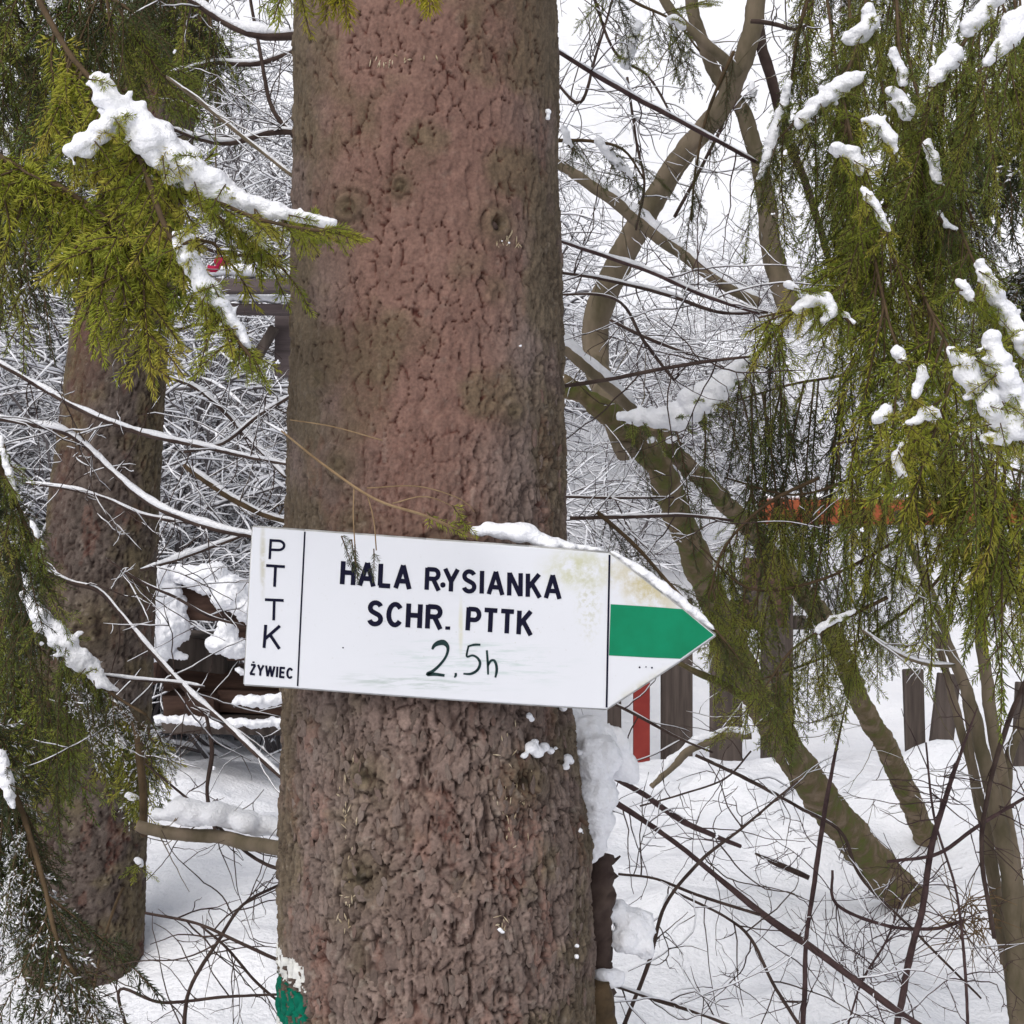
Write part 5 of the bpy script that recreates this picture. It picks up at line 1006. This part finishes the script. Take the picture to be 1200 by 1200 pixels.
for (x0, y0, x1, y1, mt, r_) in [(872, 655, 925, 735, 'wood_brown', 0.06), (1062, 785, 1085, 945, 'wood_dark', -0.03), (1092, 790, 1118, 945, 'wood_dark', 0.12), (890, 690, 912, 780, 'wood_dark', -0.3), (1190, 800, 1215, 950, 'wood_dark', 0.05)]:
    pxbox(x0, y0, x1, y1, 6.4 + rng.uniform(0, 0.3), 0.05, mt, 'board', rub, r_)
# snow-covered timbers low at the left
tim = empty('timber_stack', 'stack of brown timbers under thick snow caps left of the sign', 'timber', None, P(260, 850, 6.0))
for (x0, y0, x1, y1, dy, mt, r_) in [(199, 682, 262, 728, 0.0, 'wood_brown', 0.0), (262, 725, 345, 775, 0.1, 'wood_brown', -0.04), (192, 748, 262, 785, 0.2, 'wood_dark', 0.12), (190, 786, 345, 812, 0.3, 'wood_brown', 0.02), (192, 815, 250, 850, 0.1, 'wood_brown', 0.0), (255, 812, 345, 838, 0.2, 'wood_brown', 0.03), (188, 848, 345, 862, 0.0, 'wood_dark', 0.02), (120, 750, 185, 800, 0.0, 'wood_brown', 0.1), (268, 690, 345, 716, 0.5, 'wood_dark', 0.1)]:
    pxbox(x0, y0, x1, y1, 6.0 + dy, 0.35, mt, 'timber', tim, r_, 0.006)
for pts in [[(206, 672, 12), (236, 676, 20), (268, 694, 24), (292, 714, 15)], [(168, 668, 26), (180, 700, 36), (178, 745, 34), (208, 742, 20)], [(262, 742, 14), (275, 760, 14), (250, 755, 10)], [(295, 728, 10), (320, 730, 12), (345, 722, 10)], [(200, 765, 6), (215, 770, 6)], [(280, 820, 8), (310, 822, 9), (335, 815, 8)], [(185, 842, 6), (240, 846, 6), (300, 848, 6), (345, 846, 7)], [(280, 785, 5), (290, 790, 4)]]:
    blob('snow', blob_path(pts, 5.92, rng, 1.2, 0.85, 0.22, 3, 3, 0.75), M['snow'], tim, 0.007, 0.022)
# snowy beams higher up left
arb = empty('beam_shelter', 'low timber shelter with snow-laden level beams left of the trunk', 'shelter', None, P(300, 560, 6.6))
pxbox(235, 326, 352, 341, 6.6, 0.12, 'wood_grey', 'beam', arb, 0.0)
pxbox(245, 356, 352, 367, 6.75, 0.10, 'wood_grey', 'beam', arb, 0.02)
pxbox(85, 336, 150, 350, 6.7, 0.12, 'wood_brown', 'beam', arb, -0.15)
pxbox(322, 367, 352, 440, 6.9, 0.15, 'wood_grey', 'post', arb, 0.0)
pxbox(300, 378, 310, 440, 6.8, 0.08, 'wood_dark', 'brace', arb, 0.55)
for pts, Y_ in [([(240, 318, 8), (290, 317, 10), (350, 319, 8)], 6.62), ([(250, 347, 7), (300, 350, 8), (352, 352, 7)], 6.78), ([(90, 330, 8), (120, 325, 10), (150, 330, 8)], 6.7), ([(80, 352, 6), (140, 350, 6), (200, 348, 6)], 6.8)]:
    blob('snow', blob_path(pts, Y_, rng, 1.4, 0.7, 0.1), M['snow'], arb, 0.01, 0.012)
b = Buf(); q = spline([P(x, y, 5.5) for x, y in [(243, 314), (252, 316), (257, 308), (260, 296), (263, 306), (268, 308)]], 0.01); tube(b, q, 0.011, 6, 0, 0.2, rng); v0, f0 = ico(2); b.add(v0 * [0.03, 0.02, 0.018] + P(260, 306, 5.5), t=f0)
rag = link('red_scrap', b.mesh('red_scrap', [M['rope']])); tag(rag, 'small crimson scrap of cloth caught on a twig above the snowy beams', 'cloth')

# ------------------------------------------------------------------ snowy thicket behind
def shrub_proto(seed, H=2.6, stems=7, snow=1.25, sides=4):
    rr = np.random.default_rng(seed); b = Buf(); sb = Buf()
    def grow(p, d, L, r, dep):
        n = 7; pts = [p]; dd = d.copy(); dirs = []
        for k in range(n):
            dd = dd + rr.normal(0, 0.16, 3) + np.array([0, 0, -0.03 * (3 - dep)]); dd /= np.linalg.norm(dd); pts.append(pts[-1] + dd * L / n); dirs.append(dd.copy())
        pts = np.array(pts); rad = np.linspace(r, r * 0.5, len(pts)); tube(b, pts, rad, sides if dep else 3)
        fine = spline(pts, max(L / 16, 0.03)); snow_tube(sb, fine, np.linspace(r, r * 0.5, len(fine)) + 0.002, rr, snow * (1.0 if dep > 1 else 1.25), 0.72, 0.8)
        if dep > 0:
            for _ in range(rr.integers(5, 8)):
                i = rr.integers(2, n); nd = dirs[i] * 0.6 + rr.normal(0, 0.6, 3); nd[2] = nd[2] * 0.6 + 0.15; nd /= np.linalg.norm(nd); grow(pts[i], nd, L * rr.uniform(0.4, 0.65), r * 0.55, dep - 1)
    for _ in range(stems):
        d = np.array([rr.normal(0, 0.45), rr.normal(0, 0.45), 1.0]); d /= np.linalg.norm(d); grow(np.array([rr.normal(0, 0.1), rr.normal(0, 0.1), -0.1]), d, H * rr.uniform(0.6, 1), 0.012, 3)
    me, ms = b.mesh('shrub', [M['far_twig']]), sb.mesh('snow', [M['snow']]); return me, ms
SP = [shrub_proto(s_) for s_ in (1, 2, 3, 4)]
def shrub(x, y, sc, k, label, group, name='shrub'):
    me, ms = SP[k % len(SP)]; o = link(name, me); o.location = (x, y, float(ground_z(x, y))); o.scale = (sc, sc, sc); o.rotation_euler = (0, 0, k * 2.399)
    tag(o, label, 'shrub', group); link('snow', ms, o)
k = 0
srng = np.random.default_rng(21)
for (n, x0, x1, y0, y1, s0, s1) in [(30, -5.2, -0.9, 7.8, 12, 0.8, 1.3), (34, -9, -0.5, 11, 20, 1.0, 1.8)]:
    for _ in range(n):
        y = srng.uniform(y0, y1); x = srng.uniform(x0, x1) * 1.0
        x = max(x, -0.40 * y) if srng.random() < 0.8 else x
        shrub(x, y, srng.uniform(s0, s1), k, 'snow-laden bare shrub in the thicket on the slope left of the big trunk', 'shrubs of the thicket left of the trunk'); k += 1
for _ in range(13):
    y = srng.uniform(11.5, 20); x = srng.uniform(0.03, 0.38) * y
    shrub(x, y, srng.uniform(0.45, 0.9), k, 'sparse snowy shrub on the white slope seen between the branches right of the trunk', 'sparse shrubs on the right hand slope'); k += 1
b = Buf(); v0, f0 = ico(1); fr = np.random.default_rng(8)
for (x, y, Y, r) in [(325, 425, 1.4, 2.5), (742, 655, 1.5, 1.5), (205, 60, 1.6, 2.2), (905, 250, 1.6, 2.0), (610, 405, 1.4, 1.6), (840, 980, 1.8, 2), (250, 900, 1.8, 2), (1010, 620, 1.5, 2)]:
    for _ in range(3):
        rm = r / 1800 * Y; b.add(v0 * rm * fr.uniform(0.5, 0.9, 3) + P(x, y, Y) + fr.normal(0, 0.5 * rm, 3), t=f0)
tag(link('falling_snowflakes', b.mesh('falling_snowflakes', [M['snow']])), 'small loose snowflakes falling through the air in front of the trees', 'snowflakes', kind='stuff')
print('branchlets', NB[0])
